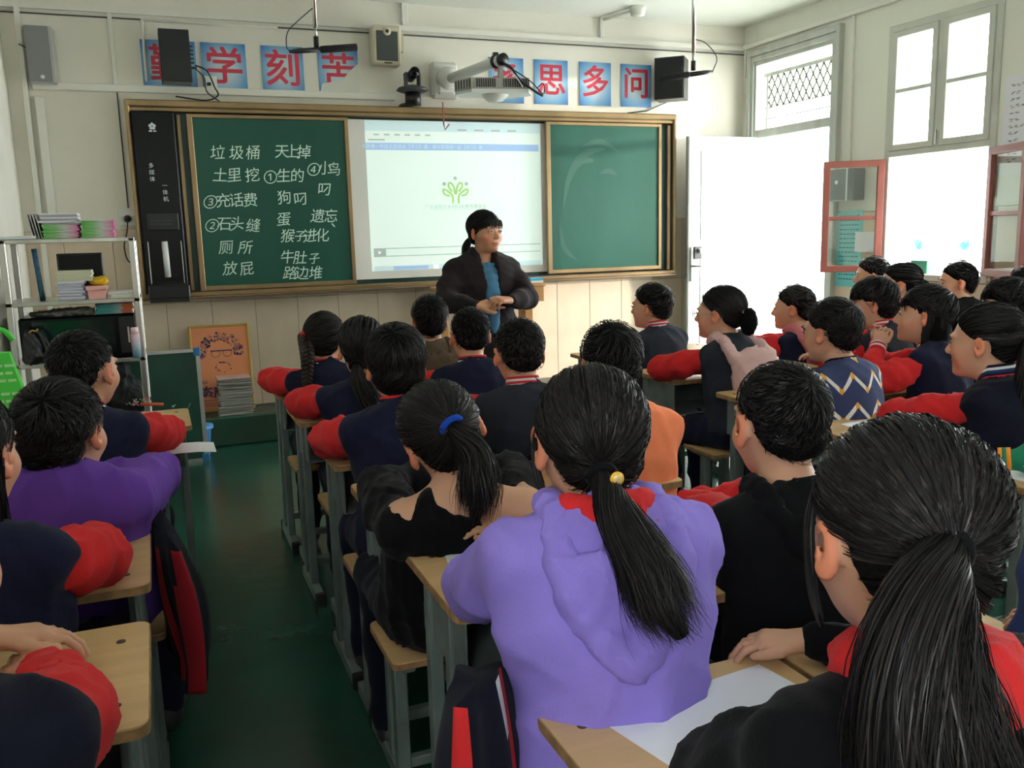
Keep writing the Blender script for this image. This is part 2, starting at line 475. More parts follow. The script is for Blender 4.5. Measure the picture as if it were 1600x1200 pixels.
struct(MB().tube([(3.33, 6.3, 2.93), (3.42, 6.0, 2.93)], .014, trunk_m).build('trim_12'))
struct(MB().tube([(3.9, YF - .02, 2.34), (3.72, YF - .02, 2.27), (3.55, YF - .02, 2.25)], .005, dark_m, seg=6).build('trim_13'))

# ------------------------------------------------------------------ door
d1 = MB()
# frame with its moulded steps
for k, (o_, dx) in enumerate(((0, .045), (.045, .03), (.075, .012))):
    y0, y1, zt = 5.19 + o_, 6.25 - o_ * .6, 2.74 - o_
    d1.box((XR - dx, y0, 0), (XR + .02, y0 + .04, zt), dframe_m, .004); d1.box((XR - dx, y1 - .04, 0), (XR + .02, y1, zt), dframe_m, .004)
    d1.box((XR - dx, y0, zt - .045), (XR + .02, y1, zt), dframe_m, .004)
d1.box((XR - .004, 5.30, 2.05), (XR + .06, 6.17, 2.12), dframe_m, .004)
door = struct(d1.build('door_1'))
lat = MB(); latm = mat('lattice_paint', (.16, .17, .12), .6)
gx = XR + .07
lat.box((gx - .012, 5.30, 2.53), (gx + .012, 6.17, 2.56), dframe_m); lat.box((gx - .012, 6.10, 2.1), (gx + .012, 6.12, 2.55), dframe_m)
for k in range(-4, 14):
    for sgn in (1, -1):
        y0 = 5.32 + k * .075; z0 = 2.53
        for (ya, yb) in ((y0, y0 + sgn * .15),):
            a = min(max(ya, 5.31), 6.11); b = min(max(yb, 5.31), 6.11)
            if abs(a - b) > .01:
                za = z0 - abs(a - ya) / .15 * .24; zb = z0 - abs(b - ya) / .15 * .24
                lat.tube([(gx, a, za), (gx, b, zb)], .0072, latm, seg=4)
for z in (2.29, 2.205): lat.tube([(gx, 5.30, z), (gx, 6.16, z)], .0050, latm, seg=5)
lat.tube([(gx, 5.42, 2.33), (gx, 5.42, 2.10)], .003, dframe_m, seg=5)
o = lat.build('lattice_grille', door)
# the leaf swung open in front of the wall
leaf = MB().box((3.99, 6.13, .02), (4.63, 6.172, 2.06), doorpaint, .003)
leaf.box((4.10, 6.124, 1.25), (4.55, 6.131, 1.95), doorpaint, .003).box((4.10, 6.124, .2), (4.55, 6.131, 1.1), doorpaint, .003)
lo = struct(leaf.build('door_2'))
MB().box((3.984, 6.134, .02), (3.991, 6.168, 2.06), mat('door_edge_shade', (.36, .38, .36), .5)).box((3.981, 6.140, .98), (3.985, 6.162, 1.10), steel_m).build('shaded_edge_strip', lo)  # shade on the leaf's free edge put into a darker grey; steel lock plate
hd = MB().box((4.005, 6.116, .92), (4.045, 6.128, 1.20), steel_m, .003).box((4.03, 6.105, 1.10), (4.10, 6.128, 1.20), dark_m, .004)
hd.tube([(4.025, 6.118, 1.045), (4.025, 6.075, 1.045), (4.15, 6.07, 1.045)], .008, steel_m)
hd.lathe([(0, -.02), (.018, -.02), (.018, 0), (0, 0)], steel_m, (4.075, 6.105, 1.165), axis='y', seg=14)
hd.build('door_handle', lo)

# ------------------------------------------------------------------ windows
def window_unit(n, y0, y1, z0, zm, z1):
    m = MB()
    x0, x1 = XR - .012, XR + .05
    m.box((x0, y0, zm - .02), (x1, y1, zm + .02), wframe_m, .003)
    for a, b in ((y0, y0 + .045), (y1 - .045, y1), ((y0 + y1) / 2 - .022, (y0 + y1) / 2 + .022)):
        zz = zm if (a > y0 and b < y1) else z0
        m.box((x0, a, zz), (x1, b, z1), wframe_m, .003)
    m.box((x0, y0, z1 - .045), (x1, y1, z1), wframe_m, .003); m.box((x0, y0, z0 - .03), (x1 + .05, y1, z0 + .012), wframe_m, .003)
    o = struct(m.build('window_%d' % n))
    yc = (y0 + y1) / 2
    for a, b in ((y0 + .045, yc - .022), (yc + .022, y1 - .045)):
        f_ = MB(); e = .04
        xa, xb = XR - .022, XR + .02
        f_.box((xa, a, zm + .02), (xb, a + e, z1 - .045), wframe_m, .003); f_.box((xa, b - e, zm + .02), (xb, b, z1 - .045), wframe_m, .003)
        f_.box((xa, a, z1 - .045 - e), (xb, b, z1 - .045), wframe_m, .003); f_.box((xa, a, zm + .02), (xb, b, zm + .02 + e), wframe_m, .003)
        zc = (zm + z1) / 2 - .01
        f_.box((xa + .005, a, zc - .014), (xb - .005, b, zc + .014), wframe_m, .003)
        so = f_.build('sash', o)
        MB().box((XR - .003, a + e, zm + .06), (XR + .001, b - e, zc - .014), glass).build('pane', so)
        MB().box((XR - .003, a + e, zc + .014), (XR + .001, b - e, z1 - .085), glass).build('pane', so)
    MB().box((XR - .03, yc - .008, zm + .03), (XR - .02, yc + .008, zm + .12), steel_m, .002).build('latch', o)
    return o
w1 = window_unit(1, 3.90, 4.76, 1.0, 1.80, 2.62)
window_unit(2, 1.55, 2.85, 1.0, 1.80, 2.60)
window_unit(3, -.5, .30, 1.0, 1.80, 2.60)
def casement(hinge, free, z0, z1, par):
    hx, hy = hinge; fx, fy = free
    L_ = math.hypot(fx - hx, fy - hy); a = math.atan2(fy - hy, fx - hx)
    Tm = Matrix.Translation((hx, hy, 0)) @ Matrix.Rotation(a, 4, 'Z')
    m = MB(); e = .045; t = .018
    for lo_, hi_ in (((0, -t, z0), (e, t, z1)), ((L_ - e, -t, z0), (L_, t, z1)), ((0, -t, z0), (L_, t, z0 + e)), ((0, -t, z1 - e), (L_, t, z1)), ((0, -t * .7, z0 + (z1 - z0) * .47), (L_, t * .7, z0 + (z1 - z0) * .47 + .028))):
        m.box(lo_, hi_, red_frame, .003, T=Tm)
    c = m.build('casement', par)
    zz = z0 + (z1 - z0) * .47
    MB().box((e, -.002, z0 + e), (L_ - e, .002, zz), glass, T=Tm).build('pane', c)
    MB().box((e, -.002, zz + .028), (L_ - e, .002, z1 - e), glass, T=Tm).build('pane', c)
casement((4.63, 4.74), (4.30, 4.955), 1.02, 1.77, w1)
casement((4.63, 3.915), (4.46, 3.53), 1.02, 1.77, w1)
wl_ = MB()
for a, b in ((-1.65, -1.6), (-.67, -.62), (-1.15, -1.11)): wl_.box((XL - .1, a, 1.0), (XL - .04, b, 2.65), wframe_m)
wl_.box((XL - .1, -1.65, 1.0), (XL - .04, -.62, 1.05), wframe_m).box((XL - .1, -1.65, 2.6), (XL - .04, -.62, 2.65), wframe_m).box((XL - .1, -1.65, 1.78), (XL - .04, -.62, 1.83), wframe_m)
struct(wl_.build('window_4'))

# ------------------------------------------------------------------ outdoors: corridor floor, parapet, added sun block
out_m = mat('outdoor_concrete', (.62, .62, .58), .8, var=.1)
struct(MB().box((XR + T, -4, -.12), (7.2, 12, -.02), out_m).build('ground_corridor'))
struct(MB().box((7.0, 5.15, 0), (7.15, 12, .95), white_m).build('wall_parapet'))
rl = MB()
for k in range(30): rl.tube([(7.07, 5.0 + k * .14, .95), (7.07, 5.0 + k * .14, 1.35)], .012, white_m, seg=5)
rl.tube([(7.07, 4.9, 1.36), (7.07, 9.2, 1.36)], .02, white_m, seg=6)
tag(rl.build('balcony_railing'), 'pale balcony railing outside the window', 'railing')
struct(MB().box((8.6, -9, -3), (8.95, 2.55, 7), out_m).build('unseen_sun_block'))  # out-of-view block added to keep direct sun off the windows

# ------------------------------------------------------------------ chalkboard assembly
cb = thing('chalkboard', 'wide sliding green chalkboard with champagne metal frame on front wall', 'chalkboard', (1.92, 6.25, .97))
def rel(o, root): o.parent = root; o.matrix_parent_inverse = Matrix.Translation(-Vector(root.location)); return o
def R_(mb, name, root): return rel(mb.build(name), root)
fy0 = 6.215
fr = MB()
fr.box((-.09, fy0, 2.19), (3.93, 6.345, 2.235), frame_m, .008).box((-.09, fy0 + .012, 2.165), (3.93, 6.345, 2.19), frame_m, .004)
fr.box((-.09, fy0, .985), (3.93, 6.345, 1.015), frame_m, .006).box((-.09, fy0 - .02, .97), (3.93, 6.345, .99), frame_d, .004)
fr.box((-.09, fy0, .97), (-.06, 6.345, 2.235), frame_m, .008).box((3.90, fy0, .985), (3.93, 6.345, 2.235), frame_m, .008)
R_(fr, 'frame', cb)
R_(MB().box((-.06, 6.32, 1.0), (3.90, 6.34, 2.18), board_m2), 'back_panel', cb)
def board_panel(x0, x1, z0, z1, y, name, fw=.035):
    m = MB()
    m.box((x0, y, z0), (x0 + fw, y + .03, z1), frame_m, .003).box((x1 - fw * .8, y, z0), (x1, y + .03, z1), frame_m, .003)
    m.box((x0, y, z1 - fw * .7), (x1, y + .03, z1), frame_m, .003).box((x0, y, z0), (x1, y + .03, z0 + fw * .9), frame_m, .003)
    fo = R_(m, name, cb)
    b = MB().box((x0 + .03, y + .012, z0 + .03), (x1 - .025, y + .02, z1 - .02), board_m).build('writing_surface'); b.parent = fo; b.matrix_parent_inverse = fo.matrix_parent_inverse.copy()
    b.matrix_parent_inverse = Matrix.Identity(4)
    return fo
pl = board_panel(.27, 1.315, 1.018, 2.155, 6.228, 'sliding_panel')
pr = board_panel(2.80, 3.80, 1.028, 2.160, 6.228, 'sliding_panel')
R_(MB().box((.21, 6.26, 1.02), (.235, 6.28, 2.15), frame_m, .003).box((.235, 6.27, 1.02), (.275, 6.276, 2.15), board_m2), 'rear_panel_edge', cb)
R_(MB().box((3.80, 6.27, 1.02), (3.89, 6.276, 2.15), board_m2).box((3.86, 6.24, 1.02), (3.885, 6.27, 2.15), frame_d), 'rear_panel_edge', cb)
# the written words, one piece per phrase
rs = random.Random(5)
PH = [[('垃', .442, 1.907), ('圾', .559, 1.908), ('桶', .665, 1.909)], [('土', .447, 1.764), ('里', .536, 1.764), ('挖', .655, 1.764)],
 [('①', .77, 1.751), ('生', .855, 1.76), ('的', .948, 1.76)], [('③', .37, 1.592), ('充', .455, 1.599), ('话', .54, 1.602), ('费', .63, 1.601)],
 [('②', .369, 1.439), ('石', .451, 1.449), ('头', .528, 1.448), ('缝', .631, 1.433)], [('厕', .447, 1.294), ('所', .57, 1.29)], [('放', .461, 1.154), ('屁', .572, 1.149)],
 [('天', .857, 1.919), ('上', .925, 1.92), ('掉', 1.001, 1.916)], [('④', 1.058, 1.802), ('小', 1.137, 1.811), ('鸟', 1.198, 1.802)], [('叼', 1.124, 1.669)],
 [('狗', .853, 1.616), ('叼', .96, 1.606)], [('蛋', .835, 1.471)], [('遗', 1.065, 1.489), ('忘', 1.157, 1.487), ('、', 1.204, 1.451)],
 [('猴', .853, 1.359), ('子', .939, 1.357), ('进', 1.004, 1.356), ('化', 1.092, 1.358)], [('牛', .843, 1.217), ('肚', .929, 1.21), ('子', 1.025, 1.202)], [('路', .853, 1.108), ('边', .936, 1.104), ('堆', 1.027, 1.101)]]
for ph in PH:
    m = MB()
    for c, x, z in ph:
        sz = .092 if c in '①②③④' else .086
        if c == '子': sz = .07
        put_text(m, c, sz * 1.14, front_M(x, 6.2388, z, rs.uniform(-.04, .10)), chalk_m, shear=rs.uniform(.05, .22))
    wo_ = m.build('chalk_words'); wo_.parent = pl; wo_.matrix_parent_inverse = Matrix.Identity(4)
# dusty sweeps of the eraser: broad faint strokes on the right panel
sm = MB()
def smear(pts, wd):
    P = curve_pts(pts, 20); n = len(P); smear.y -= .0002; ys = smear.y
    for i in range(n - 1):
        t0, t1 = i / n, (i + 1) / n
        w0, w1 = wd * math.sin(math.pi * (t0 * .96 + .02)), wd * math.sin(math.pi * (t1 * .96 + .02))
        d = P[i + 1] - P[i]; nn = np.array([-d[1], d[0]]) / (np.linalg.norm(d) + 1e-9)
        a, b, c, e = P[i] + nn * w0, P[i + 1] + nn * w1, P[i + 1] - nn * w1, P[i] - nn * w0
        sm.quad((a[0], ys, a[1]), (e[0], ys, e[1]), (c[0], ys, c[1]), (b[0], ys, b[1]), dust_m)
smear.y = 6.2388
for pts, wd in (([(2.93, 1.50), (2.99, 1.75), (3.12, 1.92), (3.30, 1.97)], .030), ([(3.10, 1.98), (3.25, 2.02), (3.42, 1.95)], .022), ([(3.05, 1.12), (2.94, 1.22), (2.90, 1.4)], .022),
                ([(3.02, 1.80), (3.10, 1.87), (3.2, 1.88)], .03), ([(3.25, 1.78), (3.33, 1.80), (3.40, 1.77)], .02)):
    smear(pts, wd)
so_ = sm.build('chalk_smear'); so_['kind'] = 'stuff'; so_.parent = pr; so_.matrix_parent_inverse = Matrix.Identity(4)

# projection screen with what is projected on it
scr_w = mat('screen_white', (.78, .77, .72), .6)
scr_l = mat('screen_lit', (.76, .90, .83), .7, emit=.32)
scr_top = mat('screen_toolbar', (.60, .77, .79), .7, emit=.27)
scr_blue = mat('screen_blue', (.38, .54, .80), .7, emit=.28)
scr_grn = mat('screen_green', (.45, .70, .25), .7, emit=.15)
scr_gry = mat('screen_grey', (.48, .56, .52), .7, emit=.15)
scr_wh = mat('screen_glow', (.93, 1.0, .97), .7, emit=.5)
scr = R_(MB().box((1.325, 6.285, 1.045), (2.84, 6.30, 2.15), scr_w), 'projection_screen', cb)
def onscr(mb, name):
    o = mb.build(name); o.parent = scr; o.matrix_parent_inverse = Matrix.Identity(4); return o
sy = 6.284
def srect(m, x0, z0, x1, z1, mt, dy=0): m.quad((x0, sy - dy, z0), (x1, sy - dy, z0), (x1, sy - dy, z1), (x0, sy - dy, z1), mt)
m = MB(); srect(m, 1.44, 1.10, 2.775, 2.145, scr_l); onscr(m, 'projected_image')
m = MB(); srect(m, 1.44, 2.075, 2.775, 2.145, scr_top, .001); srect(m, 1.44, 1.945, 2.76, 1.995, scr_blue, .001)
srect(m, 1.46, 1.255, 2.76, 1.262, scr_gry, .001); srect(m, 1.46, 1.20, 2.76, 1.207, scr_gry, .001); srect(m, 1.46, 1.207, 1.55, 1.255, scr_gry, .001)
m.add([(1.495, sy - .002, 1.22), (1.515, sy - .002, 1.231), (1.495, sy - .002, 1.242)], [(0, 1, 2)], scr_wh)
srect(m, 1.46, 1.10, 2.76, 1.135, scr_top, .001); srect(m, 1.60, 1.103, 1.86, 1.13, scr_blue, .0015); srect(m, 1.9, 1.103, 1.94, 1.13, scr_wh, .0015)
for k in range(6): srect(m, 1.50 + k * .075, 2.045, 1.54 + k * .075, 2.056, scr_gry, .002)
for k in range(4): srect(m, 2.12 + k * .13, 2.085, 2.19 + k * .13, 2.096, scr_gry, .002)
srect(m, 1.46, 2.01, 1.58, 2.02, scr_gry, .002)
onscr(m, 'window_bars')['kind'] = 'stuff'
m = MB()
def leafpath(cx, cz, pts, wd, mt):
    P = curve_pts([(cx + a, cz + b) for a, b in pts], 16); n = len(P)
    for i in range(n - 1):
        d = P[i + 1] - P[i]; nn = np.array([-d[1], d[0]]) / (np.linalg.norm(d) + 1e-9) * wd
        a, b, c, e = P[i] + nn, P[i + 1] + nn, P[i + 1] - nn, P[i] - nn
        m.quad((a[0], sy - .002, a[1]), (e[0], sy - .002, e[1]), (c[0], sy - .002, c[1]), (b[0], sy - .002, b[1]), mt)
cx, cz = 2.09, 1.655
for s_ in (1, -1):
    leafpath(cx, cz, [(s_ * .022, -.085), (s_ * .025, -.03), (s_ * .055, .0), (s_ * .095, .018), (s_ * .085, -.02), (s_ * .045, -.03)], .007, scr_grn)
    leafpath(cx, cz, [(s_ * .004, -.02), (s_ * .012, .03), (s_ * .03, .06), (s_ * .05, .06), (s_ * .05, .03), (s_ * .025, .0)], .007, scr_grn)
    for dx, dz in ((.085, .055),): m.add([(cx + s_ * dx + .014 * math.cos(t), sy - .002, cz + dz + .014 * math.sin(t)) for t in np.linspace(0, 6.0, 12)], [tuple(range(12))], scr_gry)
m.add([(cx + .014 * math.cos(t), sy - .002, cz + .095 + .014 * math.sin(t)) for t in np.linspace(0, 6.0, 12)], [tuple(range(12))], scr_gry)
onscr(m, 'emblem')
m = MB(); put_text(m, '广东省现代乡村妇女教育基金会', .034, front_M(2.09, sy - .002, 1.545), scr_gry); srect(m, 1.90, 1.526, 2.28, 1.528, scr_gry, .002); onscr(m, 'caption')
m = MB(); put_text(m, '请观看一年级主题班会【学习】课，请大家跟随一起【学习】课', .032, front_M(1.86, sy - .0025, 1.968), scr_top); onscr(m, 'title_line')

# black media cabinet column in the left of the board
mc = R_(MB().box((-.055, 6.20, 1.02), (.195, 6.30, 2.16), blackg_m, .006), 'media_column', cb)
def oncol(mb, name):
    o = mb.build(name); o.parent = mc; o.matrix_parent_inverse = Matrix.Identity(4); return o
m = MB().box((-.05, 6.08, .985), (.20, 6.22, 1.075), black_m, .008).box((-.045, 6.07, .965), (.195, 6.20, .99), black_m, .004); oncol(m, 'tray')
m = MB().tube([(.075, 6.17, 1.12), (.072, 6.17, 1.35)], .019, mat('white_tube', (.75, .76, .74), .3), seg=14); oncol(m, 'document_camera_arm')
m = MB().box((-.03, 6.19, 1.08), (-.024, 6.2, 1.35), steel_m).box((.17, 6.19, 1.08), (.176, 6.2, 1.35), steel_m).box((-.02, 6.192, 1.42), (.17, 6.2, 1.53), black_m, .003); oncol(m, 'rails')
m = MB()
for j in range(2):
    for k in range(8): m.box((.0 + k * .017, 6.189, 1.455 + j * .022), (.010 + k * .017, 6.1925, 1.463 + j * .022), dark_m)
oncol(m, 'buttons')
m = MB()
lw_ = mat('label_white', (.8, .82, .84), .6)
for k, c in enumerate('多媒体'): put_text(m, c, .034, front_M(.035, 6.1985, 1.825 - k * .042), lw_)
for k, c in enumerate('一体机'): put_text(m, c, .034, front_M(.105, 6.1985, 1.70 - k * .042), lw_)
oncol(m, 'lettering')
m = MB()
for k in range(5):
    t = math.pi / 2 + k * 2 * math.pi / 5
    m.add([(.062 + .013 * math.cos(t) + .010 * math.cos(q), 6.1985, 2.068 + .013 * math.sin(t) + .010 * math.sin(q)) for q in np.linspace(0, 5.5, 8)], [tuple(range(8))], lw_)
srect_ = lambda a, b, c, d: m.quad((a, 6.198, b), (c, 6.198, b), (c, 6.198, d), (a, 6.198, d), lw_)
srect_(.04, 2.035, .06, 2.043); srect_(.066, 2.035, .084, 2.043)
oncol(m, 'emblem')
R_(MB().tube([(1.99, 6.20, 2.27), (1.992, 6.20, 2.12), (2.0, 6.20, 2.08), (2.03, 6.19, 2.12)], .005, mat('red_wire', (.42, .07, .09), .5), seg=6), 'hook', cb)

# ------------------------------------------------------------------ the eight character posters
def grad_mat():
    m = bpy.data.materials.new('poster_blue'); m.use_nodes = True
    N, L = m.node_tree.nodes, m.node_tree.links; b = N['Principled BSDF']; b.inputs['Roughness'].default_value = .35
    tc = N.new('ShaderNodeTexCoord'); mp = N.new('ShaderNodeMapping'); mp.inputs['Location'].default_value = (-.5, 0, -.5)
    g = N.new('ShaderNodeTexGradient'); g.gradient_type = 'SPHERICAL'; cr = N.new('ShaderNodeValToRGB')
    mp.inputs['Scale'].default_value = (1.25, 0, 1.25); mp.inputs['Location'].default_value = (-.625, 0, -.625)
    L.new(tc.outputs['Generated'], mp.inputs['Vector']); L.new(mp.outputs[0], g.inputs[0]); L.new(g.outputs['Fac'], cr.inputs[0])
    cr.color_ramp.elements[0].position = .12; cr.color_ramp.elements[0].color = (.020, .16, .50, 1)
    cr.color_ramp.elements[1].position = .75; cr.color_ramp.elements[1].color = (.56, .68, .74, 1)
    e = cr.color_ramp.elements.new(.42); e.color = (.20, .42, .66, 1)
    L.new(cr.outputs[0], b.inputs['Base Color'])
    return m
pbl = grad_mat(); pred = mat('poster_red', (.62, .035, .075), .4)
names = [('勤', .035, .365, 'partly behind the black box'), ('学', .40, .68, 'with the white socket at its corner'), ('刻', .78, 1.055, 'left of the torn poster'), ('苦', 1.155, 1.43, 'torn and bleached at its lower right'),
         ('多', 2.40, 2.675, 'behind the projector'), ('思', 2.765, 3.04, 'right of the projector'), ('多', 3.14, 3.41, 'second from the black loudspeaker'), ('问', 3.50, 3.77, 'beside the black loudspeaker')]
torn = mat('torn_backing', (.70, .70, .62), .8)
for k, (c, x0, x1, where) in enumerate(names):
    po = MB().box((x0, YF - .008, 2.30), (x1, YF - .001, 2.62), pbl).build('character_poster')
    tag(po, 'blue poster with red character %s, %s' % (c, where), 'poster', 'blue character posters above the chalkboard')
    m = MB()
    for q, (ox, oz) in enumerate(((0, 0), (.0045, 0), (-.0045, 0), (0, .0035), (0, -.0035), (.003, .003), (-.003, -.003), (.003, -.003), (-.003, .003))): put_text(m, c, .245, front_M((x0 + x1) / 2 + ox, YF - .0088 - q * .00004, 2.462 + oz), pred)
    m.build('character', po)
    if k == 3:
        m = MB(); m.add([(x0 + .10, YF - .0095, 2.301), (x1, YF - .0095, 2.301), (x1, YF - .0095, 2.53), (x1 - .07, YF - .0095, 2.47), (x0 + .16, YF - .0095, 2.415), (x0 + .02, YF - .0095, 2.39), (x0 + .005, YF - .0095, 2.33)], [tuple(range(7))], torn)
        m.build('torn_area', po)

# ------------------------------------------------------------------ equipment on the front wall
t = thing('wall_speaker', 'grey slim loudspeaker in the upper left wall corner', 'speaker', (-.53, 6.3, 2.32))
grm = mat('speaker_grey', (.22, .23, .235), .6, bump=.3, bscale=300); gsd = mat('speaker_side', (.42, .43, .40), .5)
R_(MB().box((-.605, 6.25, 2.32), (-.455, 6.345, 2.65), gsd, .006), 'cabinet', t); R_(MB().box((-.605, 6.243, 2.323), (-.475, 6.25, 2.648), grm, .003), 'grille', t)
R_(MB().lathe([(0, -.002), (.012, -.002), (.012, 0), (0, 0)], lw_, (-.53, 6.243, 2.352), axis='y', seg=16), 'badge', t)
R_(MB().tube([(-.61, 6.3, 2.53), (-.64, 6.3, 2.545), (-.65, 6.32, 2.55)], .004, dark_m, seg=5), 'cable', t)
t = thing('receiver_box', 'black flat box with cable plugs mounted over the first poster', 'electronics box', (.235, 6.25, 2.34))
R_(MB().box((.145, 6.16, 2.34), (.325, 6.30, 2.655), black_m, .003), 'body', t)
m = MB()
for k in range(5): m.box((.325, 6.2, 2.46 + k * .025), (.345, 6.22, 2.47 + k * .025), black_m)
m.box((.325, 6.19, 2.425), (.36, 6.21, 2.44), black_m); R_(m, 'plugs', t)
R_(MB().tube(curve_pts([(.35, 6.2, 2.45), (.42, 6.22, 2.42), (.46, 6.25, 2.33), (.48, 6.28, 2.28), (.40, 6.3, 2.25), (.22, 6.3, 2.27)], 24), .005, black_m, seg=6)
   .tube(curve_pts([(.35, 6.2, 2.43), (.40, 6.23, 2.38), (.41, 6.25, 2.30), (.47, 6.28, 2.255), (.5, 6.3, 2.24)], 20), .004, black_m, seg=6), 'cables', t)
t = thing('wall_socket', 'white square socket at the corner of the second poster', 'socket', (.44, 6.335, 2.36))
R_(MB().box((.405, 6.325, 2.33), (.485, 6.345, 2.41), white_m, .004), 'plate', t); R_(MB().box((.42, 6.30, 2.345), (.445, 6.325, 2.365), black_m, .004), 'plug', t)
t = thing('wall_socket', 'white socket with black plug beside the steel shelf', 'socket', (-.13, 6.33, 1.5))
R_(MB().box((-.19, 6.325, 1.455), (-.08, 6.342, 1.56), white_m, .004), 'plate', t); R_(MB().lathe([(0, -.03), (.02, -.028), (.024, 0), (0, 0)], black_m, (-.135, 6.325, 1.50), axis='y', seg=14), 'plug', t)
R_(MB().tube(curve_pts([(-.135, 6.30, 1.50), (-.145, 6.30, 1.42), (-.17, 6.3, 1.33), (-.16, 6.3, 1.24), (-.12, 6.3, 1.2)], 20), .005, black_m, seg=6), 'cable', t)
t = thing('wall_speaker', 'beige loudspeaker with dark grille above the projection screen', 'speaker', (1.6, 6.25, 2.5))
beige = mat('beige_plastic', (.62, .56, .42), .5)
Tm = Matrix.Translation((1.605, 6.24, 2.635)) @ Matrix.Rotation(.02, 4, 'Y')
R_(MB().box((-.10, -.05, -.13), (.10, .06, .13), beige, .012, T=Tm).box((.06, .04, -.02), (.14, .10, .1), beige, T=Tm), 'cabinet', t)
R_(MB().box((-.075, -.056, -.105), (.075, -.049, .09), mat('grille_dark', (.055, .065, .06), .6, bump=.3, bscale=300), .006, T=Tm), 'grille', t)
R_(MB().lathe([(0, -.062), (.026, -.062), (.03, -.05), (0, -.05)], beige, (1.607, 6.24, 2.722), axis='y', seg=20).lathe([(0, -.064), (.012, -.064), (.012, -.06), (0, -.06)], black_m, (1.607, 6.24, 2.722), axis='y', seg=12).box((1.58, 6.183, 2.513), (1.635, 6.19, 2.521), black_m), 'badge', t)
t = thing('wall_speaker', 'black box loudspeaker at the right end of the posters', 'speaker', (3.83, 6.2, 2.33))
Tm = Matrix.Translation((3.86, 6.19, 2.49)) @ Matrix.Rotation(math.radians(-42), 4, 'Z')
R_(MB().box((-.115, -.10, -.155), (.115, .10, .155), black_m, .004, T=Tm), 'cabinet', t); R_(MB().box((-.108, -.106, -.148), (.108, -.10, .148), mat('black_cloth', (.012, .013, .014), .8), .003, T=Tm), 'grille', t)
R_(MB().box((3.84, 6.20, 2.47), (3.88, 6.34, 2.51), dark_m), 'bracket', t)
t = thing('tracking_camera', 'black dome base camera on a round bracket above the screen', 'camera', (1.78, 6.22, 2.25))
R_(MB().lathe([(0, 2.245), (.055, 2.245), (.055, 2.33), (0, 2.33)], black_m, (1.78, 6.22, 0)).box((1.71, 6.24, 2.25), (1.80, 6.345, 2.262), dark_m), 'pedestal', t)
R_(MB().lathe([(0, 2.33), (.09, 2.335), (.115, 2.345), (.10, 2.362), (.06, 2.375), (0, 2.378)], dark_m, (1.78, 6.22, 0), seg=28), 'disc', t)
R_(MB().box((1.725, 6.19, 2.37), (1.742, 6.25, 2.465), dark_m, .006).box((1.818, 6.19, 2.37), (1.835, 6.25, 2.465), dark_m, .006), 'yoke', t)
ho = R_(MB().tube([(1.78, 6.27, 2.44), (1.78, 6.14, 2.46)], .034, black_m, seg=16), 'camera_head', t)
lo2 = MB().tube([(1.78, 6.142, 2.46), (1.78, 6.134, 2.461)], .024, blackg_m, seg=16).build('lens'); lo2.parent = ho; lo2.matrix_parent_inverse = Matrix.Identity(4)
# projector on its arm
t = thing('projector', 'pale short throw projector hung from a wall arm over screen', 'projector', (2.12, 5.6, 2.2))
pw = mat('projector_white', (.66, .67, .62), .45); pgr = mat('projector_grey', (.36, .35, .32), .5)
R_(MB().box((1.94, 6.27, 2.31), (2.14, 6.345, 2.56), pw, .02).box((1.975, 6.24, 2.33), (2.105, 6.28, 2.52), pw, .015).lathe([(0, -.03), (.07, -.03), (.085, .03), (0, .03)], pw, (2.05, 6.235, 2.44), axis='y'), 'wall_plate', t)
R_(MB().tube([(2.06, 6.24, 2.435), (2.20, 5.62, 2.455)], .036, pw, seg=18), 'arm', t)
R_(MB().tube([(2.19, 5.66, 2.455), (2.197, 5.635, 2.456)], .046, black_m, seg=18).tube([(2.205, 5.60, 2.457), (2.213, 5.565, 2.458)], .038, black_m, seg=18).box((2.17, 5.63, 2.49), (2.20, 5.66, 2.51), black_m), 'clamp', t)
R_(MB().box((2.19, 5.60, 2.345), (2.22, 5.63, 2.44), pgr).box((2.14, 5.57, 2.335), (2.26, 5.67, 2.342), pgr), 'hanger', t)
pts = [(1.92, 5.72), (1.98, 5.56), (2.36, 5.50), (2.44, 5.64), (2.34, 5.80), (2.0, 5.84)]
hs = R_(MB().prism(pts, 'z', 2.265, 2.335, pgr).prism([(a * .98 + .043, b * .98 + .114) for a, b in pts], 'z', 2.245, 2.265, pw), 'housing', t)
m = MB()
for (a, b, n) in ((pts[0], pts[1], 6), (pts[1], pts[2], 26)):
    for k in range(n):
        u_ = (k + .5) / n
        if n > 10 and .42 < u_ < .55 or (n > 10 and u_ < .08): continue
        x, y = a[0] + (b[0] - a[0]) * u_, a[1] + (b[1] - a[1]) * u_ - .002
        m.box((x - .003, y - .004, 2.275), (x + .003, y, 2.327), black_m)
o = m.build('vents', None); o.parent = hs; o.matrix_parent_inverse = Matrix.Identity(4)
o['kind'] = 'stuff'
R_(MB().lathe([(0, 2.20), (.05, 2.205), (.085, 2.235), (.09, 2.247), (0, 2.25)], pw, (2.18, 5.66, 0), seg=24), 'lens_dome', t)
R_(MB().tube(curve_pts([(2.20, 5.60, 2.44), (2.24, 5.52, 2.40), (2.28, 5.48, 2.32), (2.38, 5.47, 2.25), (2.44, 5.47, 2.22)], 20), .008, black_m, seg=7)
   .tube(curve_pts([(2.21, 5.59, 2.43), (2.27, 5.50, 2.37), (2.36, 5.46, 2.30), (2.44, 5.46, 2.23), (2.45, 5.48, 2.30), (2.41, 5.5, 2.27)], 24), .004, black_m, seg=6)
   .tube(curve_pts([(2.21, 5.59, 2.43), (2.25, 5.49, 2.35), (2.30, 5.47, 2.27)], 12), .004, lw_, seg=6), 'cables', t)
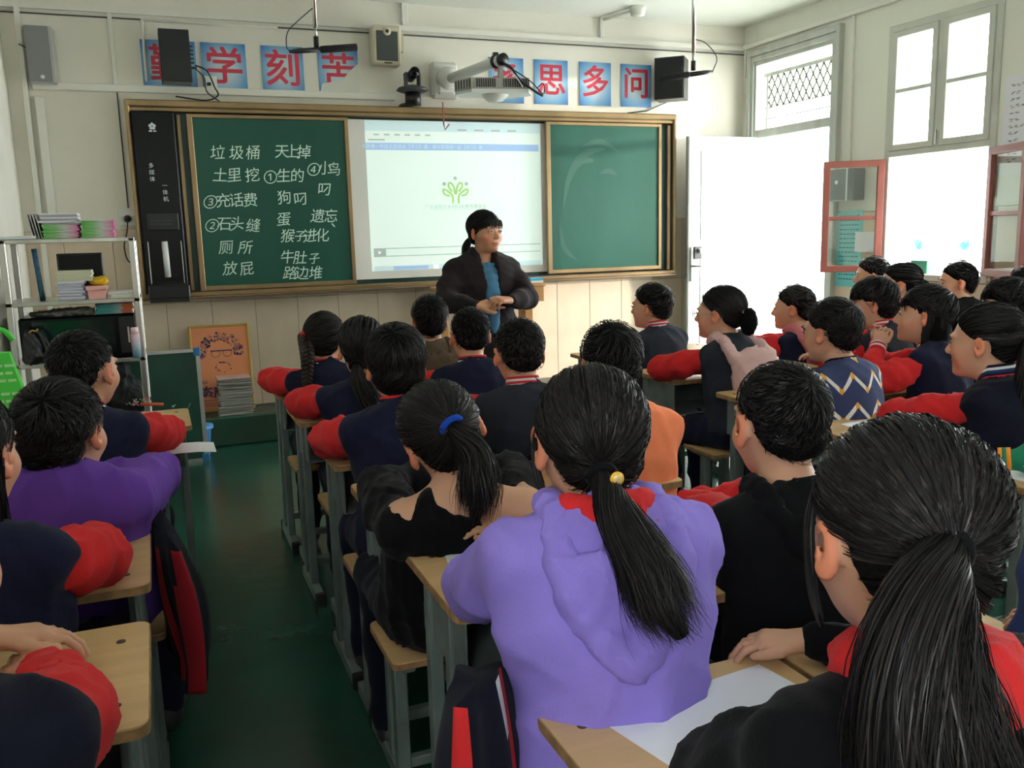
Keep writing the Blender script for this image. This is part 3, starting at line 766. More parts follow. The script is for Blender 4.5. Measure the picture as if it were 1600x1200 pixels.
# hanging microphones
def mic(name, lab, x, y, zt, zb, a0, a1, cord):
    t = thing(name, lab, 'microphone', (x, y, zb)); 
    R_(MB().tube([(x, y, ZC), (x, y, zb + .10)], .011, mat('chrome', (.8, .8, .78), .2, metal=.9), seg=12).tube([(x, y, zb + .12), (x, y, zb + .05)], .008, steel_m, seg=10), 'pole', t)
    R_(MB().tube([(x, y, zb + .06), (x, y, zb + .01)], .013, black_m, seg=12), 'swivel', t)
    a0, a1 = np.array(a0), np.array(a1); mid = a0 + (a1 - a0) * .45
    R_(MB().tube([a0, a0 + (mid - a0) * .3, mid], [.007, .012, .013], black_m, seg=12), 'body', t)
    R_(MB().tube([mid, mid + (a1 - mid) * .05, a1], [.013, .017, .018], mat('foam', (.012, .012, .012), .95, bump=.5, bscale=400), seg=14), 'foam_cover', t)
    R_(MB().tube(curve_pts(cord, 20), .003, dark_m, seg=5), 'cord', t)
mic('hanging_microphone', 'shotgun microphone on chrome ceiling pole left of the beige loudspeaker', .835, 4.6, 2.9, 2.265, (.70, 4.6, 2.248), (1.035, 4.6, 2.285), [(.83, 4.6, 2.46), (.76, 4.6, 2.40), (.70, 4.6, 2.34), (.69, 4.6, 2.27), (.71, 4.6, 2.25)])
mic('hanging_microphone', 'shotgun microphone on ceiling pole in front of black loudspeaker', 2.82, 4.3, 2.9, 2.185, (2.945, 4.3, 2.195), (2.61, 4.3, 2.145), [(2.82, 4.3, 2.36), (2.90, 4.3, 2.34), (2.97, 4.3, 2.27), (2.945, 4.3, 2.195)])
t = thing('smoke_detector', 'small white detector under the ceiling near the right', 'detector', (3.44, 5.98, 2.9))
R_(MB().lathe([(0, 2.885), (.05, 2.89), (.058, 2.93), (.062, 2.95), (0, 2.95)], trunk_m, (3.44, 5.98, 0)), 'body', t)
t = thing('ceiling_fan', 'grey fan blade hanging near the top right window', 'fan', (4.15, 4.05, 2.57))
R_(MB().tube([(4.15, 3.85, ZC), (4.15, 3.85, 2.64)], .012, steel_m), 'rod', t)
R_(MB().lathe([(0, 2.58), (.06, 2.59), (.07, 2.63), (.04, 2.66), (0, 2.66)], steel_m, (4.15, 3.85, 0)), 'motor', t)
for k in range(3):
    a = math.radians(120 * k + 25)
    Tm = Matrix.Translation((4.15, 3.85, 2.62)) @ Matrix.Rotation(a, 4, 'Z') @ Matrix.Rotation(.25, 4, 'X')
    R_(MB().box((.05, -.03, -.004), (.36, .035, .004), alu_m, .002, T=Tm), 'blade', t)
t = thing('wall_box', 'dark loudspeaker box on the pier between door and window', 'speaker', (4.6, 5.05, 1.5))
R_(MB().box((4.54, 4.93, 1.51), (4.645, 5.20, 1.73), mat('slate', (.09, .11, .12), .5), .005), 'cabinet', t)
R_(MB().box((4.535, 4.985, 1.51), (4.54, 4.995, 1.73), lw_), 'strip', t)
R_(MB().lathe([(0, -.006), (.014, -.006), (.014, 0), (0, 0)], lw_, (4.54, 5.09, 1.64), axis='x', seg=16), 'badge', t)

# notices
cy = mat('cyan_paper', (.16, .60, .62), .7); ink = mat('ink', (.06, .12, .16), .8)
no = MB().box((XR - .013, 4.93, .90), (XR - .009, 5.18, 1.44), cy).build('wall_notice'); tag(no, 'tall turquoise notice on the pier beside the window', 'notice')
m = MB(); rr = random.Random(3)
for k in range(15):
    yy = 5.15
    while yy > 4.97:
        l = rr.uniform(.008, .03); m.quad((XR - .0136, yy, 1.40 - k * .032), (XR - .0136, yy - l, 1.40 - k * .032), (XR - .0136, yy - l, 1.408 - k * .032), (XR - .0136, yy, 1.408 - k * .032), ink); yy -= l + .008
m.build('printed_lines', no)['kind'] = 'stuff'
no = MB().box((XR - .019, 4.80, 1.15), (XR - .015, 4.99, 1.29), paper_m).build('wall_notice'); tag(no, 'white sheet overlapping the turquoise notice', 'notice')
no = MB().box((XR - .008, 3.56, 1.60), (XR - .002, 3.86, 2.16), paper_m).build('wall_notice'); tag(no, 'tall white handwritten sheet right of the window', 'notice')
m = MB()
for k in range(12):
    for c in range(2 + (k % 3 == 0)):
        y0 = 3.82 - c * .035
        for q in range(3):
            zz = 2.10 - k * .038 + rr.uniform(-.008, .008)
            m.quad((XR - .0086, y0 - q * .006, zz), (XR - .0086, y0 - q * .006 - .018, zz + .003), (XR - .0086, y0 - q * .006 - .018, zz + .006), (XR - .0086, y0 - q * .006, zz + .003), ink)
m.build('handwriting', no)['kind'] = 'stuff'
# on the sill and parapet
t = tag(MB().box((XR + .02, 4.38, 1.015), (XR + .10, 4.52, 1.10), mat('green_pack', (.10, .38, .25), .5), .004).build('packet'), 'green packet standing on the window sill', 'packet')
for px_, py_ in ((6.95, 6.75), (6.95, 6.2)):
    t = thing('potted_plant', 'leafy %s plant on the parapet outside' % ('blue-green' if py_ > 6.5 else 'small turquoise'), 'plant', (7.07, py_, .95))
    R_(MB().lathe([(0, .95), (.06, .95), (.08, 1.06), (0, 1.06)], out_m, (7.07, py_, 0)), 'pot', t)
    m = MB(); rq = random.Random(int(py_ * 10)); lf = mat('plant_leaf', (.05, .34, .36), .5)
    for k in range(40):
        a, e = rq.uniform(0, 6.28), rq.uniform(.2, 1.4); L_ = rq.uniform(.08, .18)
        c = Vector((7.07, py_, 1.06)); d = Vector((math.cos(a) * math.cos(e), math.sin(a) * math.cos(e), math.sin(e))); s_ = d.cross(Vector((0, 0, 1))).normalized() * .018
        m.add([c + d * .02, c + d * L_ * .6 + s_, c + d * L_, c + d * L_ * .6 - s_], [(0, 1, 2, 3)], lf)
    R_(m, 'leaves', t)

# ------------------------------------------------------------------ things on and by the platform
t = thing('framed_poster', 'orange poster in gold frame leaning on the tiled wall', 'poster', (.365, 6.2, .2))
Tm = Matrix.Translation((.365, 6.21, .205)) @ Matrix.Rotation(math.radians(-8), 4, 'X')
gold = mat('gold_frame', (.48, .33, .07), .4, metal=.4); org = mat('orange_print', (.83, .30, .13), .6, var=.12, vscale=2); purp = mat('print_purple', (.07, .03, .12), .6)
R_(MB().box((-.195, -.012, 0), (-.18, .012, .585), gold, .003, T=Tm).box((.18, -.012, 0), (.195, .012, .585), gold, .003, T=Tm).box((-.195, -.012, 0), (.195, .012, .015), gold, .003, T=Tm).box((-.195, -.012, .57), (.195, .012, .585), gold, .003, T=Tm), 'frame', t)
pn = R_(MB().box((-.182, -.004, .01), (.182, .004, .575), org, T=Tm), 'print', t)
m = MB(); rr = random.Random(11)
def dpoly(cx, cz, r_, n, ring=None, rot=0):
    P = [(cx + r_ * math.cos(rot + 2 * math.pi * k / n), -.0052, cz + r_ * math.sin(rot + 2 * math.pi * k / n)) for k in range(n)]
    if ring:
        Q = [(cx + (r_ - ring) * math.cos(rot + 2 * math.pi * k / n), -.0052, cz + (r_ - ring) * math.sin(rot + 2 * math.pi * k / n)) for k in range(n)]
        m.add([Tm @ Vector(p) for p in P + Q], [(k, (k + 1) % n, (k + 1) % n + n, k + n) for k in range(n)], purp)
    else: m.add([Tm @ Vector(p) for p in P], [tuple(range(n))], purp)
cnt = 0
while cnt < 190:
    a = rr.uniform(-.35, math.pi + .35); q = rr.uniform(.55, 1)
    x, z = .148 * q * math.cos(a), .405 + .125 * q * math.sin(a)
    if z < .43 and abs(x) < .085: continue
    dpoly(x, z, rr.uniform(.003, .011), rr.choice((3, 4, 5, 8)), rr.choice((None, .0015, .002)), rr.uniform(0, 3)); cnt += 1
for k in range(34):
    a = rr.uniform(0, 6.28); q = rr.uniform(.75, 1); dpoly(.01 + .052 * q * math.cos(a), .295 + .038 * q * math.sin(a), rr.uniform(.002, .006), rr.choice((3, 4, 8)), rr.choice((None, .0015)), rr.uniform(0, 3))
for sx in (-1, 1):
    P = [(sx * .037 + .03 * math.cos(a) * (1.0 + .08 * math.sin(a)) + .005, -.0053, .388 + .024 * math.sin(a)) for a in np.linspace(0, 2 * math.pi, 17)]
    Q = [(sx * .037 + .027 * math.cos(a) * (1.0 + .08 * math.sin(a)) + .005, -.0053, .388 + .021 * math.sin(a)) for a in np.linspace(0, 2 * math.pi, 17)]
    m.add([Tm @ Vector(p) for p in P + Q], [(k, k + 1, k + 18, k + 17) for k in range(16)], purp)
m.add([Tm @ Vector(p) for p in ((-.065, -.0054, .404), (.075, -.0054, .404), (.075, -.0054, .412), (-.065, -.0054, .412))], [(0, 1, 2, 3)], purp)
o = m.build('doodle_face'); o.parent = pn; o.matrix_parent_inverse = Matrix.Identity(4)
m = MB(); TN = np.array(Tm) @ front_M(-.10, -.0055, .125); put_text(m, '态度', .085, TN @ np.array(Matrix.Translation((.03, 0, 0))), purp, offset=.003)
for z in (.195, .207): m.add([Tm @ Vector(p) for p in ((-.145, -.0054, z), (-.10, -.0054, z), (-.10, -.0054, z + .004), (-.145, -.0054, z + .004))], [(0, 1, 2, 3)], purp)
for z, b in ((.075, .05), (.055, .08), (.04, .02)): m.add([Tm @ Vector(p) for p in ((-.145, -.0054, z), (b, -.0054, z), (b, -.0054, z + .003), (-.145, -.0054, z + .003))], [(0, 1, 2, 3)], purp)
o = m.build('lettering'); o.parent = pn; o.matrix_parent_inverse = Matrix.Identity(4)
# newspapers
news_m = mat('newsprint', (.36, .34, .30), .8, var=.25, vscale=60, stretch=(.3, .3, 6)); news_t = mat('newsprint_pink', (.55, .36, .32), .8)
rr = random.Random(4); z = .2
def soft_stack(lo, hi, m_, tw=0., sag=.003, rrr=rr):
    x0, y0, z0 = lo; x1, y1, z1 = hi
    mb = MB(); nx, nz = 7, 3
    V = []
    for k in range(nz):
        bul = .006 * math.sin(math.pi * (k + .5) / nz)
        for j, yv in enumerate((y0 - bul, y1)):
            for i in range(nx):
                u_ = i / (nx - 1); V.append((x0 - bul * (i == 0) + (x1 - x0) * u_ + bul * (i == nx - 1), yv, z0 + (z1 - z0) * k / (nz - 1) + sag * math.sin(u_ * 3.1 + tw) * (1 if k else 1)))
    F = []
    for k in range(nz - 1):
        b = k * 2 * nx
        for i in range(nx - 1):
            F += [(b + i, b + i + 1, b + i + 1 + 2 * nx, b + i + 2 * nx), (b + nx + i + 1, b + nx + i, b + 3 * nx + i, b + 3 * nx + i + 1)]
        F += [(b + nx, b, b + 2 * nx, b + 3 * nx), (b + nx - 1, b + 2 * nx - 1, b + 4 * nx - 1, b + 3 * nx - 1)]
    b = (nz - 1) * 2 * nx
    for i in range(nx - 1): F += [(b + i, b + i + 1, b + nx + i + 1, b + nx + i), (i + 1, i, nx + i, nx + i + 1)]
    mb.add(V, F, m_); return mb
for k in range(15):
    h_ = rr.uniform(.014, .020); dx, dy = rr.uniform(-.012, .012), rr.uniform(-.01, .01)
    o = soft_stack((.325 + dx, 6.03 + dy, z), (.53 + dx, 6.16 + dy, z + h_ - .002), news_t if k == 14 else news_m, rr.uniform(0, 3), .0015).build('folded_newspaper')
    tag(o, 'pinkish newspaper on top of the stack by the orange poster' if k == 14 else 'folded grey newspaper, %s in the stack before the orange poster' % nth(k, 15), 'newspaper', 'newspapers stacked on the platform')
    z += h_
# green board
t = thing('portable_board', 'small green writing board with aluminium edge leaning near shelf', 'chalkboard', (-.05, 5.66, 0))
Tm = Matrix.Translation((-.1, 5.66, 0)) @ Matrix.Rotation(math.radians(-4), 4, 'X')
blc = mat('blue_corner', (.03, .22, .50), .5)
R_(MB().box((-.42, .0, .02), (.30, .008, .69), mat('mini_board', (.015, .10, .07), .4, var=.4, vscale=3), T=Tm), 'writing_surface', t)
R_(MB().box((-.43, -.008, .0), (.31, .014, .022), alu_m, T=Tm).box((-.43, -.008, .68), (.31, .014, .70), alu_m, T=Tm).box((.285, -.008, 0), (.31, .014, .70), alu_m, T=Tm).box((-.43, -.008, 0), (-.405, .014, .70), alu_m, T=Tm), 'frame', t)
for z in (.0, .655): R_(MB().box((.272, -.011, z), (.315, .017, z + .05), blc, .004, T=Tm), 'corner_cap', t)
m = MB()
for P in (((.12, .36), (.13, .35), (.15, .37)), ((.20, .31), (.23, .37), (.232, .368)), ((.13, .265), (.15, .29), (.152, .285)), ((.19, .26), (.22, .30), (.222, .296))):
    m.add([Tm @ Vector((a, -.0015, b)) for a, b in P], [(0, 1, 2)], chalk_m)
R_(m, 'chalk_marks', t)
# blue cap / bucket edge behind the board
tag(MB().lathe([(0, 0), (.07, .0), (.085, .16), (.10, .17), (.10, .19), (0, .17)], mat('blue_plastic', (.10, .30, .62), .4), (.16, 5.86, 0)).build('bucket'), 'small blue bucket behind the green writing board', 'bucket')
# lectern table
t = thing('lectern_table', 'light wooden teacher desk behind the standing teacher', 'desk', (2.26, 6.12, .2))
lwood = mat('lectern_wood', (.60, .30, .10), .4, var=.2, vscale=4, stretch=(1, 1, 8))
R_(MB().box((1.84, 6.02, .95), (2.68, 6.20, .975), lwood, .004), 'top', t); R_(MB().box((1.85, 6.03, .84), (2.67, 6.05, .95), lwood, .003), 'front_panel', t)
for x in (1.86, 2.52):
    R_(MB().box((x, 6.04, .2), (x + .06, 6.18, .85), lwood, .003), 'leg', t)
tag(MB().box((2.57, 6.04, .976), (2.67, 6.16, .995), white_m, .002).box((2.565, 6.035, .995), (2.668, 6.155, 1.012), mat('book_blue', (.05, .40, .66), .5), .002).build('book'), 'blue and white book on the teacher desk', 'book')

# ------------------------------------------------------------------ steel shelf and its load
t = thing('steel_shelf', 'stainless steel storage shelf in the left front corner', 'shelf', (-.39, 5.15, 0))
for x in (-.70, -.115):
    for y in (4.98, 5.38):
        R_(MB().box((x, y, 0), (x + .03, y + .03, 1.375), steel_m, .003), 'post', t)
for z in (1.355, 1.045, .735, .43, .10):
    R_(MB().box((-.70, 4.98, z), (-.085, 5.41, z + .022), steel_m, .003), 'shelf_board', t)
def books(name, lab, cat, grp, x0, x1, y0, y1, z, n, th, mats_, jit=.006, seed=0):
    rr = random.Random(seed)
    for k in range(n):
        dx, dy = rr.uniform(-jit, jit), rr.uniform(-jit, jit)
        o = MB().box((x0 + dx, y0 + dy, z + .0004), (x1 + dx, y1 + dy, z + th - .0004), mats_[k % len(mats_)], .001).build(name)
        tag(o, lab if n == 1 else '%s, %s' % (lab, nth(k, n)), cat, grp); z += th
    return z
def grad_x(name, cols, axis=0):
    m = bpy.data.materials.new(name); m.use_nodes = True
    N, L = m.node_tree.nodes, m.node_tree.links; b = N['Principled BSDF']; b.inputs['Roughness'].default_value = .6
    tc = N.new('ShaderNodeTexCoord'); sp = N.new('ShaderNodeSeparateXYZ'); cr = N.new('ShaderNodeValToRGB')
    L.new(tc.outputs['Generated'], sp.inputs[0]); L.new(sp.outputs[axis], cr.inputs[0]); L.new(cr.outputs[0], b.inputs['Base Color'])
    for i, (p, c) in enumerate(cols):
        e = cr.color_ramp.elements[i] if i < 2 else cr.color_ramp.elements.new(p)
        e.position = p; e.color = (*c, 1)
    return m
gp = grad_x('green_pink_spine', [(.0, (.13, .50, .10)), (1.0, (.75, .20, .45)), (.35, (.30, .60, .25)), (.62, (.72, .72, .70)), (.85, (.78, .45, .60))])
to = grad_x('teal_orange_spine', [(.0, (.03, .28, .26)), (1.0, (.75, .72, .68)), (.4, (.10, .35, .36)), (.65, (.40, .50, .52)), (.72, (.62, .14, .05)), (.95, (.62, .14, .05))])
gw = mat('grey_pages', (.50, .49, .52), .8)
z = books('textbook', 'green and pink textbook under the grey ones', 'book', 'textbooks on the shelf top, left pile', -.50, -.34, 4.99, 5.2, 1.378, 9, .0075, [gp], seed=1)
z = books('textbook', 'grey-white exercise book on the green and pink pile', 'book', 'grey books on the shelf top', -.51, -.34, 4.99, 5.2, z, 6, .0095, [gw, paper_m], seed=2, jit=.010)
z = books('textbook', 'green and pink textbook in the tall shelf-top pile by the socket', 'book', 'textbooks on the shelf top, right pile', -.325, -.175, 4.99, 5.2, 1.378, 11, .0078, [gp], seed=3)
books('file_folder', 'flat whitish folder on the left end of shelf top', 'folder', 'folders on the shelf top', -.69, -.53, 4.98, 5.2, 1.378, 2, .008, [paper_m], seed=4)
for k in range(4):
    Tm = Matrix.Translation((-.552 + k * .013, 5.05, 1.378)) @ Matrix.Rotation(-.16, 4, 'Y')
    tag(MB().box((0, 0, 0), (.004, .15, .125), gw if k % 2 else white_m, T=Tm).build('thin_book'), 'thin pale book standing tilted, %s in the row beside the grey books' % ('leftmost', 'second', 'third', 'last')[k], 'book', 'tilted thin books on the shelf top')
tag(MB().box((-.475, 5.24, 1.068), (-.255, 5.265, 1.30), black_m, .004).box((-.465, 5.236, 1.08), (-.265, 5.241, 1.29), blackg_m).build('dark_tablet'), 'dark flat panel standing behind the book piles', 'panel')
vio = mat('violet_pages', (.50, .50, .66), .8); crm = mat('cream_pages', (.72, .72, .55), .8)
z = books('exercise_book', 'pale violet exercise book in pile on second shelf', 'book', 'violet exercise books', -.465, -.345, 4.99, 5.17, 1.068, 12, .0078, [vio, paper_m], seed=5, jit=.008)
books('exercise_book', 'cream exercise book on top of the violet pile', 'book', 'cream exercise books', -.46, -.30, 5.0, 5.17, z, 6, .009, [crm], seed=6, jit=.006)
pk = mat('pink_plastic', (.85, .42, .40), .4)
t = thing('storage_box', 'pink lidded plastic box on second shelf', 'box', (-.285, 5.05, 1.068))
R_(MB().prism([(-.325, 1.068), (-.245, 1.068), (-.24, 1.115), (-.33, 1.115)], 'y', 5.0, 5.12, pk), 'body', t); R_(MB().box((-.335, 4.99, 1.112), (-.235, 5.13, 1.135), pk, .004), 'lid', t)
bl = Blob(.006); bl.ell((-.275, 5.05, 1.155), (.045, .05, .022)).ell((-.25, 5.03, 1.165), (.02, .03, .018)); V, F = bl.run(folds=(.006, 90), seed=3)
tag(link('yellow_bag', raw_mesh('yellow_bag', V, F, [mat('yellow_plastic', (.85, .52, .01), .4)], True)), 'crumpled yellow bag on the pink box', 'bag')
books('loose_paper', 'loose cream papers at right end of second shelf', 'paper', 'cream papers on second shelf', -.225, -.10, 5.0, 5.17, 1.068, 4, .008, [crm, paper_m], seed=7, jit=.012)
tag(MB().tube([(-.545, 5.1, 1.068), (-.56, 5.1, 1.33)], .013, mat('blue_rod', (.04, .16, .28), .5, var=.5, vscale=60), seg=10).build('folded_umbrella'), 'blue folded umbrella standing on second shelf', 'umbrella')
tag(MB().box((-.66, 5.02, .758), (-.115, 5.35, .985), blackg_m, .01).box((-.60, 5.015, .79), (-.22, 5.021, .965), mat('dark_green_glass', (.004, .018, .018), .1)).box((-.20, 5.015, .78), (-.13, 5.021, .97), black_m).build('microwave_oven'), 'black microwave-like appliance on the third shelf', 'appliance')
books('textbook', 'teal and orange textbook on the black appliance', 'book', 'teal and orange textbooks', -.30, -.12, 5.03, 5.2, .986, 7, .0075, [to], seed=8)
bl = Blob(.008); bl.ell((-.50, 5.1, 1.0), (.12, .06, .018)).ell((-.40, 5.1, 1.006), (.08, .05, .022)).ell((-.36, 5.08, 1.0), (.05, .04, .02)); V, F = bl.run(folds=(.008, 70), seed=8)
tag(link('cloth_bag', raw_mesh('cloth_bag', V, F, [mat('grey_print', (.26, .25, .21), .8, var=.8, vscale=40)], True)), 'crumpled grey printed bag on the black appliance', 'bag')
t = thing('thermos', 'pink to blue gradient thermos at right end of third shelf', 'thermos', (-.12, 4.99, .758))
R_(MB().lathe([(0, .758), (.021, .758), (.022, .85), (.022, .885), (0, .886)], grad_x('thermos_grad', [(0, (.08, .32, .45)), (1, (.70, .42, .50)), (.4, (.45, .55, .66))], 2), (-.125, 4.955, 0), seg=18), 'flask', t)
R_(MB().lathe([(0, .886), (.020, .886), (.018, .915), (0, .917)], mat('pale_pink', (.75, .58, .60), .4), (-.125, 4.955, 0), seg=18).box((-.158, 4.95, .84), (-.15, 4.96, .92), mat('pale_pink', (.75, .58, .60), .4)), 'lid', t)
t = thing('handbag', 'black handbag hanging from left side of the shelf', 'bag', (-.60, 4.9, .8))
bl = Blob(.007); bl.ell((-.60, 4.93, .845), (.045, .03, .07)).ell((-.595, 4.93, .80), (.05, .03, .04)).ell((-.605, 4.93, .90), (.03, .025, .04)); V, F = bl.run(folds=(.006, 50), seed=2)
hb = link('bag_body', raw_mesh('bag_body', V, F, [mat('black_leather', (.008, .008, .009), .35)], True)); rel(hb, t)
R_(MB().tube(curve_pts([(-.62, 4.92, .93), (-.56, 4.9, .92), (-.53, 4.9, .82), (-.52, 4.9, .68), (-.51, 4.9, .60)], 20), .007, mat('black_leather', (.008, .008, .009), .35), seg=6).tube(curve_pts([(-.60, 4.92, .93), (-.54, 4.9, .90), (-.50, 4.9, .78), (-.485, 4.9, .60)], 20), .006, MATS['black_leather'], seg=6), 'strap', t)
R_(MB().tube(curve_pts([(-.60, 4.89, .925), (-.585, 4.89, .935), (-.57, 4.89, .93), (-.56, 4.89, .942)], 8), .005, gold, seg=5), 'chain', t)
bl = Blob(.007); bl.ell((-.47, 4.96, .79), (.05, .03, .03)).ell((-.45, 4.96, .82), (.03, .02, .02)); V, F = bl.run(folds=(.008, 80), seed=5)
tag(link('white_pouch', raw_mesh('white_pouch', V, F, [paper_m], True)), 'crumpled white pouch before the black appliance', 'bag')
t = thing('school_bag', 'black school bag with flower embroidery on lower shelf', 'bag', (-.2, 5.1, .453))
bl = Blob(.010); bl.ell((-.22, 5.15, .56), (.10, .12, .11)).ell((-.17, 5.08, .52), (.08, .08, .08)).ell((-.24, 5.1, .68), (.07, .06, .08)); V, F = bl.run(folds=(.012, 35), seed=6)
rel(link('bag_body', raw_mesh('bag_body', V, F, [mat('black_fabric', (.010, .011, .014), .85)], True)), t)
m = MB(); rr = random.Random(2)
for k in range(26):
    x, z = rr.uniform(-.20, -.10), rr.uniform(.505, .54); c = rr.choice(((.6, .05, .08), (.05, .35, .12), (.6, .3, .35)))
    m.lathe([(0, -.004), (rr.uniform(.003, .007), -.002), (0, 0)], mat('emb%d' % int(c[0] * 100 + c[1] * 10), c, .7), (x, 4.965, z), axis='y', seg=6)
R_(m, 'embroidery', t)
tag(MB().tube([(-.13, 4.94, .515), (-.02, 4.92, .505)], .009, mat('red_marker', (.62, .09, .03), .4), seg=10).build('marker_pen'), 'red marker sticking out of the lower shelf', 'pen')
tag(MB().box((-.62, 4.99, .455), (-.38, 5.2, .50), mat('red_box', (.5, .06, .03), .5), .003).box((-.62, 4.985, .50), (-.36, 5.2, .56), crm, .003).build('paper_bundle'), 'cream and red paper bundle on lower shelf', 'paper')
tag(MB().box((-.66, 5.0, .125), (-.20, 5.3, .33), mat('dark_teal', (.01, .05, .05), .6), .01).build('storage_crate'), 'dark teal crate on the bottom shelf', 'crate')
# ------------------------------------------------------------------ desks and stools
DW, DD, DZ = .40, .37, .70
def rounded_rect(x0, x1, y0, y1, r_, n=4):
    P = []
    for cx, cy, a0 in ((x1 - r_, y1 - r_, 0), (x0 + r_, y1 - r_, 90), (x0 + r_, y0 + r_, 180), (x1 - r_, y0 + r_, 270)):
        for k in range(n + 1):
            a = math.radians(a0 + 90 * k / n); P.append((cx + r_ * math.cos(a), cy + r_ * math.sin(a)))
    return P
def make_desk():
    t = thing('school_desk', 'x', 'desk')
    P = rounded_rect(0, DW, -DD, 0, .022)
    Pi = rounded_rect(.002, DW - .002, -DD + .002, -.002, .02)
    m = MB(); m.prism(P, 'z', DZ - .018, DZ - .002, edge_m); m.prism(Pi, 'z', DZ - .0025, DZ, wood_m); m.build('desktop', t)
    for x in (.045, DW - .045):
        for y in (-.075, -DD + .075):
            MB().lathe([(0, 0), (.0075, 0), (.0075, .0008), (0, .0008)], hole_m, (x, y, DZ), seg=10).build('bolt', t)
    m = MB()
    m.box((.03, -.32, DZ - .16), (.034, -.05, DZ - .018), grey_m).box((DW - .034, -.32, DZ - .16), (DW - .03, -.05, DZ - .018), grey_m)
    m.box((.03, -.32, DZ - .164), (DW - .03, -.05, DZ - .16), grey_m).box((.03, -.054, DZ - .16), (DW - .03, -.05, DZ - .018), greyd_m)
    m.build('book_tray', t)
    for x in (.022, DW - .050):
        for y in (-.115, -.25):
            m = MB(); m.box((x, y, .045), (x + .028, y + .034, DZ - .018), grey_m, .003); m.build('leg', t)
        MB().box((x - .002, -.36, 0), (x + .03, -.01, .045), grey_m, .004).build('foot_bar', t)
        for ya in (-.372, -.025): MB().box((x - .005, ya, 0), (x + .033, ya + .027, .048), rubber_m, .004).build('rubber_cap', t)
    MB().box((.05, -.20, .10), (DW - .05, -.175, .13), grey_m, .003).build('crossbar', t)
    return t
def make_stool():
    t = thing('stool', 'x', 'stool')
    P = rounded_rect(-.17, .17, -.12, .12, .02)
    MB().prism(P, 'z', .425, .438, edge_m).prism(rounded_rect(-.168, .168, -.118, .118, .018), 'z', .438, .441, wood_m).build('seat', t)
    for x in (-.145, .115):
        MB().box((x, -.02, .04), (x + .03, .02, .425), grey_m, .003).build('leg', t)
        MB().box((x, -.12, .0), (x + .03, .12, .04), grey_m, .003).build('foot_bar', t)
        MB().box((x, -.10, .405), (x + .03, .10, .425), grey_m, .003).build('seat_rail', t)
    MB().box((-.115, -.012, .12), (.115, .012, .145), grey_m, .003).build('crossbar', t)
    return t
def copy_tree(o, loc):
    c = o.copy(); COL.objects.link(c); c.location = loc
    for ch in list(o.children):
        k = ch.copy(); COL.objects.link(k); k.parent = c
    return c
DESKS = []
desk0 = make_desk(); stool0 = make_stool(); used = {'d': False, 's': False}
def desk(x, yfar, lab, grp, rz=0):
    if used['d']: o = copy_tree(desk0, (x, yfar, 0))
    else: o = desk0; o.location = (x, yfar, 0); used['d'] = True
    o.rotation_euler = (0, 0, rz); tag(o, lab, None, grp); DESKS.append(o); return o
def stool(x, y, lab, grp='wooden seat stools under the pupils', rz=0):
    if used['s']: o = copy_tree(stool0, (x, y, 0))
    else: o = stool0; o.location = (x, y, 0); used['s'] = True
    o.rotation_euler = (0, 0, rz); tag(o, lab, None, grp); return o
GA, GB_, GC, GD, GE, GL = 'desks of the aisle column', 'desks of the second column', 'desks right of the middle gap', 'inner desks of the right block', 'desks near the window', 'desks by the left wall'
for yf, who in ((4.12, 'in front of the girl with the braid'), (3.51, 'in front of the girl with the low black ponytail'), (2.85, 'under the elbow of the boy with round black hair'), (2.28, 'in front of the girl in black off-shoulder top'), (1.74, 'beside the lilac hoodie sleeve'), (1.05, 'nearest to the camera with a big white sheet')):
    desk(.43, yf, 'wood-topped grey steel desk ' + who, GA)
for yf, who in ((4.12, 'in front of the boy in brown hood'), (3.51, 'in front of the boy with white striped collar'), (2.85, 'in front of the boy with red and white collar'), (2.28, 'in front of the orange sweater'), (1.63, 'in front of the boy in black hoodie'), (1.05, 'right next to the nearest desk')):
    desk(.84, yf, 'wood-topped grey steel desk ' + who, GB_)
for yf, who in ((4.27, 'in front of the boy looking left'), (3.59, 'under the red elbow of the girl with pink hood'), (2.93, 'with its corner before the zigzag sweater'), (2.34, 'left of the ponytail girl with striped collar'), (1.74, 'behind the ponytail girl at the picture edge')):
    desk(2.03 if yf > 2.4 else 1.93, yf, 'wood-topped grey steel desk ' + who, GC)
for yf, who in ((4.27, 'in front of the pupil with rose hood'), (3.59, 'in front of the boy with bowl haircut'), (2.93, 'under the girl resting her chin'), (2.34, 'behind the girl resting her chin')):
    desk(2.44, yf, 'grey steel desk ' + who, GD)
for x, yf, who in ((3.80, 4.75, 'in front of the boy by the casement'), (3.92, 4.17, 'in front of the boy in black by the window'), (3.22, 3.98, 'in front of the partly hidden far girl'), (3.75, 3.60, 'in front of the dark head at the picture edge'), (3.12, 3.16, 'in front of the dark hair at the right edge')):
    desk(x, yf, 'grey steel desk ' + who, GE)
for x, yf, who in ((-.325, 3.66, 'standing empty in front of the left column'), (-.40, 3.11, 'with a sheet hanging over its edge'), (-.46, 2.72, 'hidden before the boy in purple sweater'), (-.46, 2.13, 'behind the purple sweater'), (-.46, 1.59, 'nearest in the left column')):
    desk(x, yf, 'wood-topped grey steel desk ' + who, GL)

desk(-.732, 3.72, 'small wood-topped desk against the left wall under the green bag', GL)
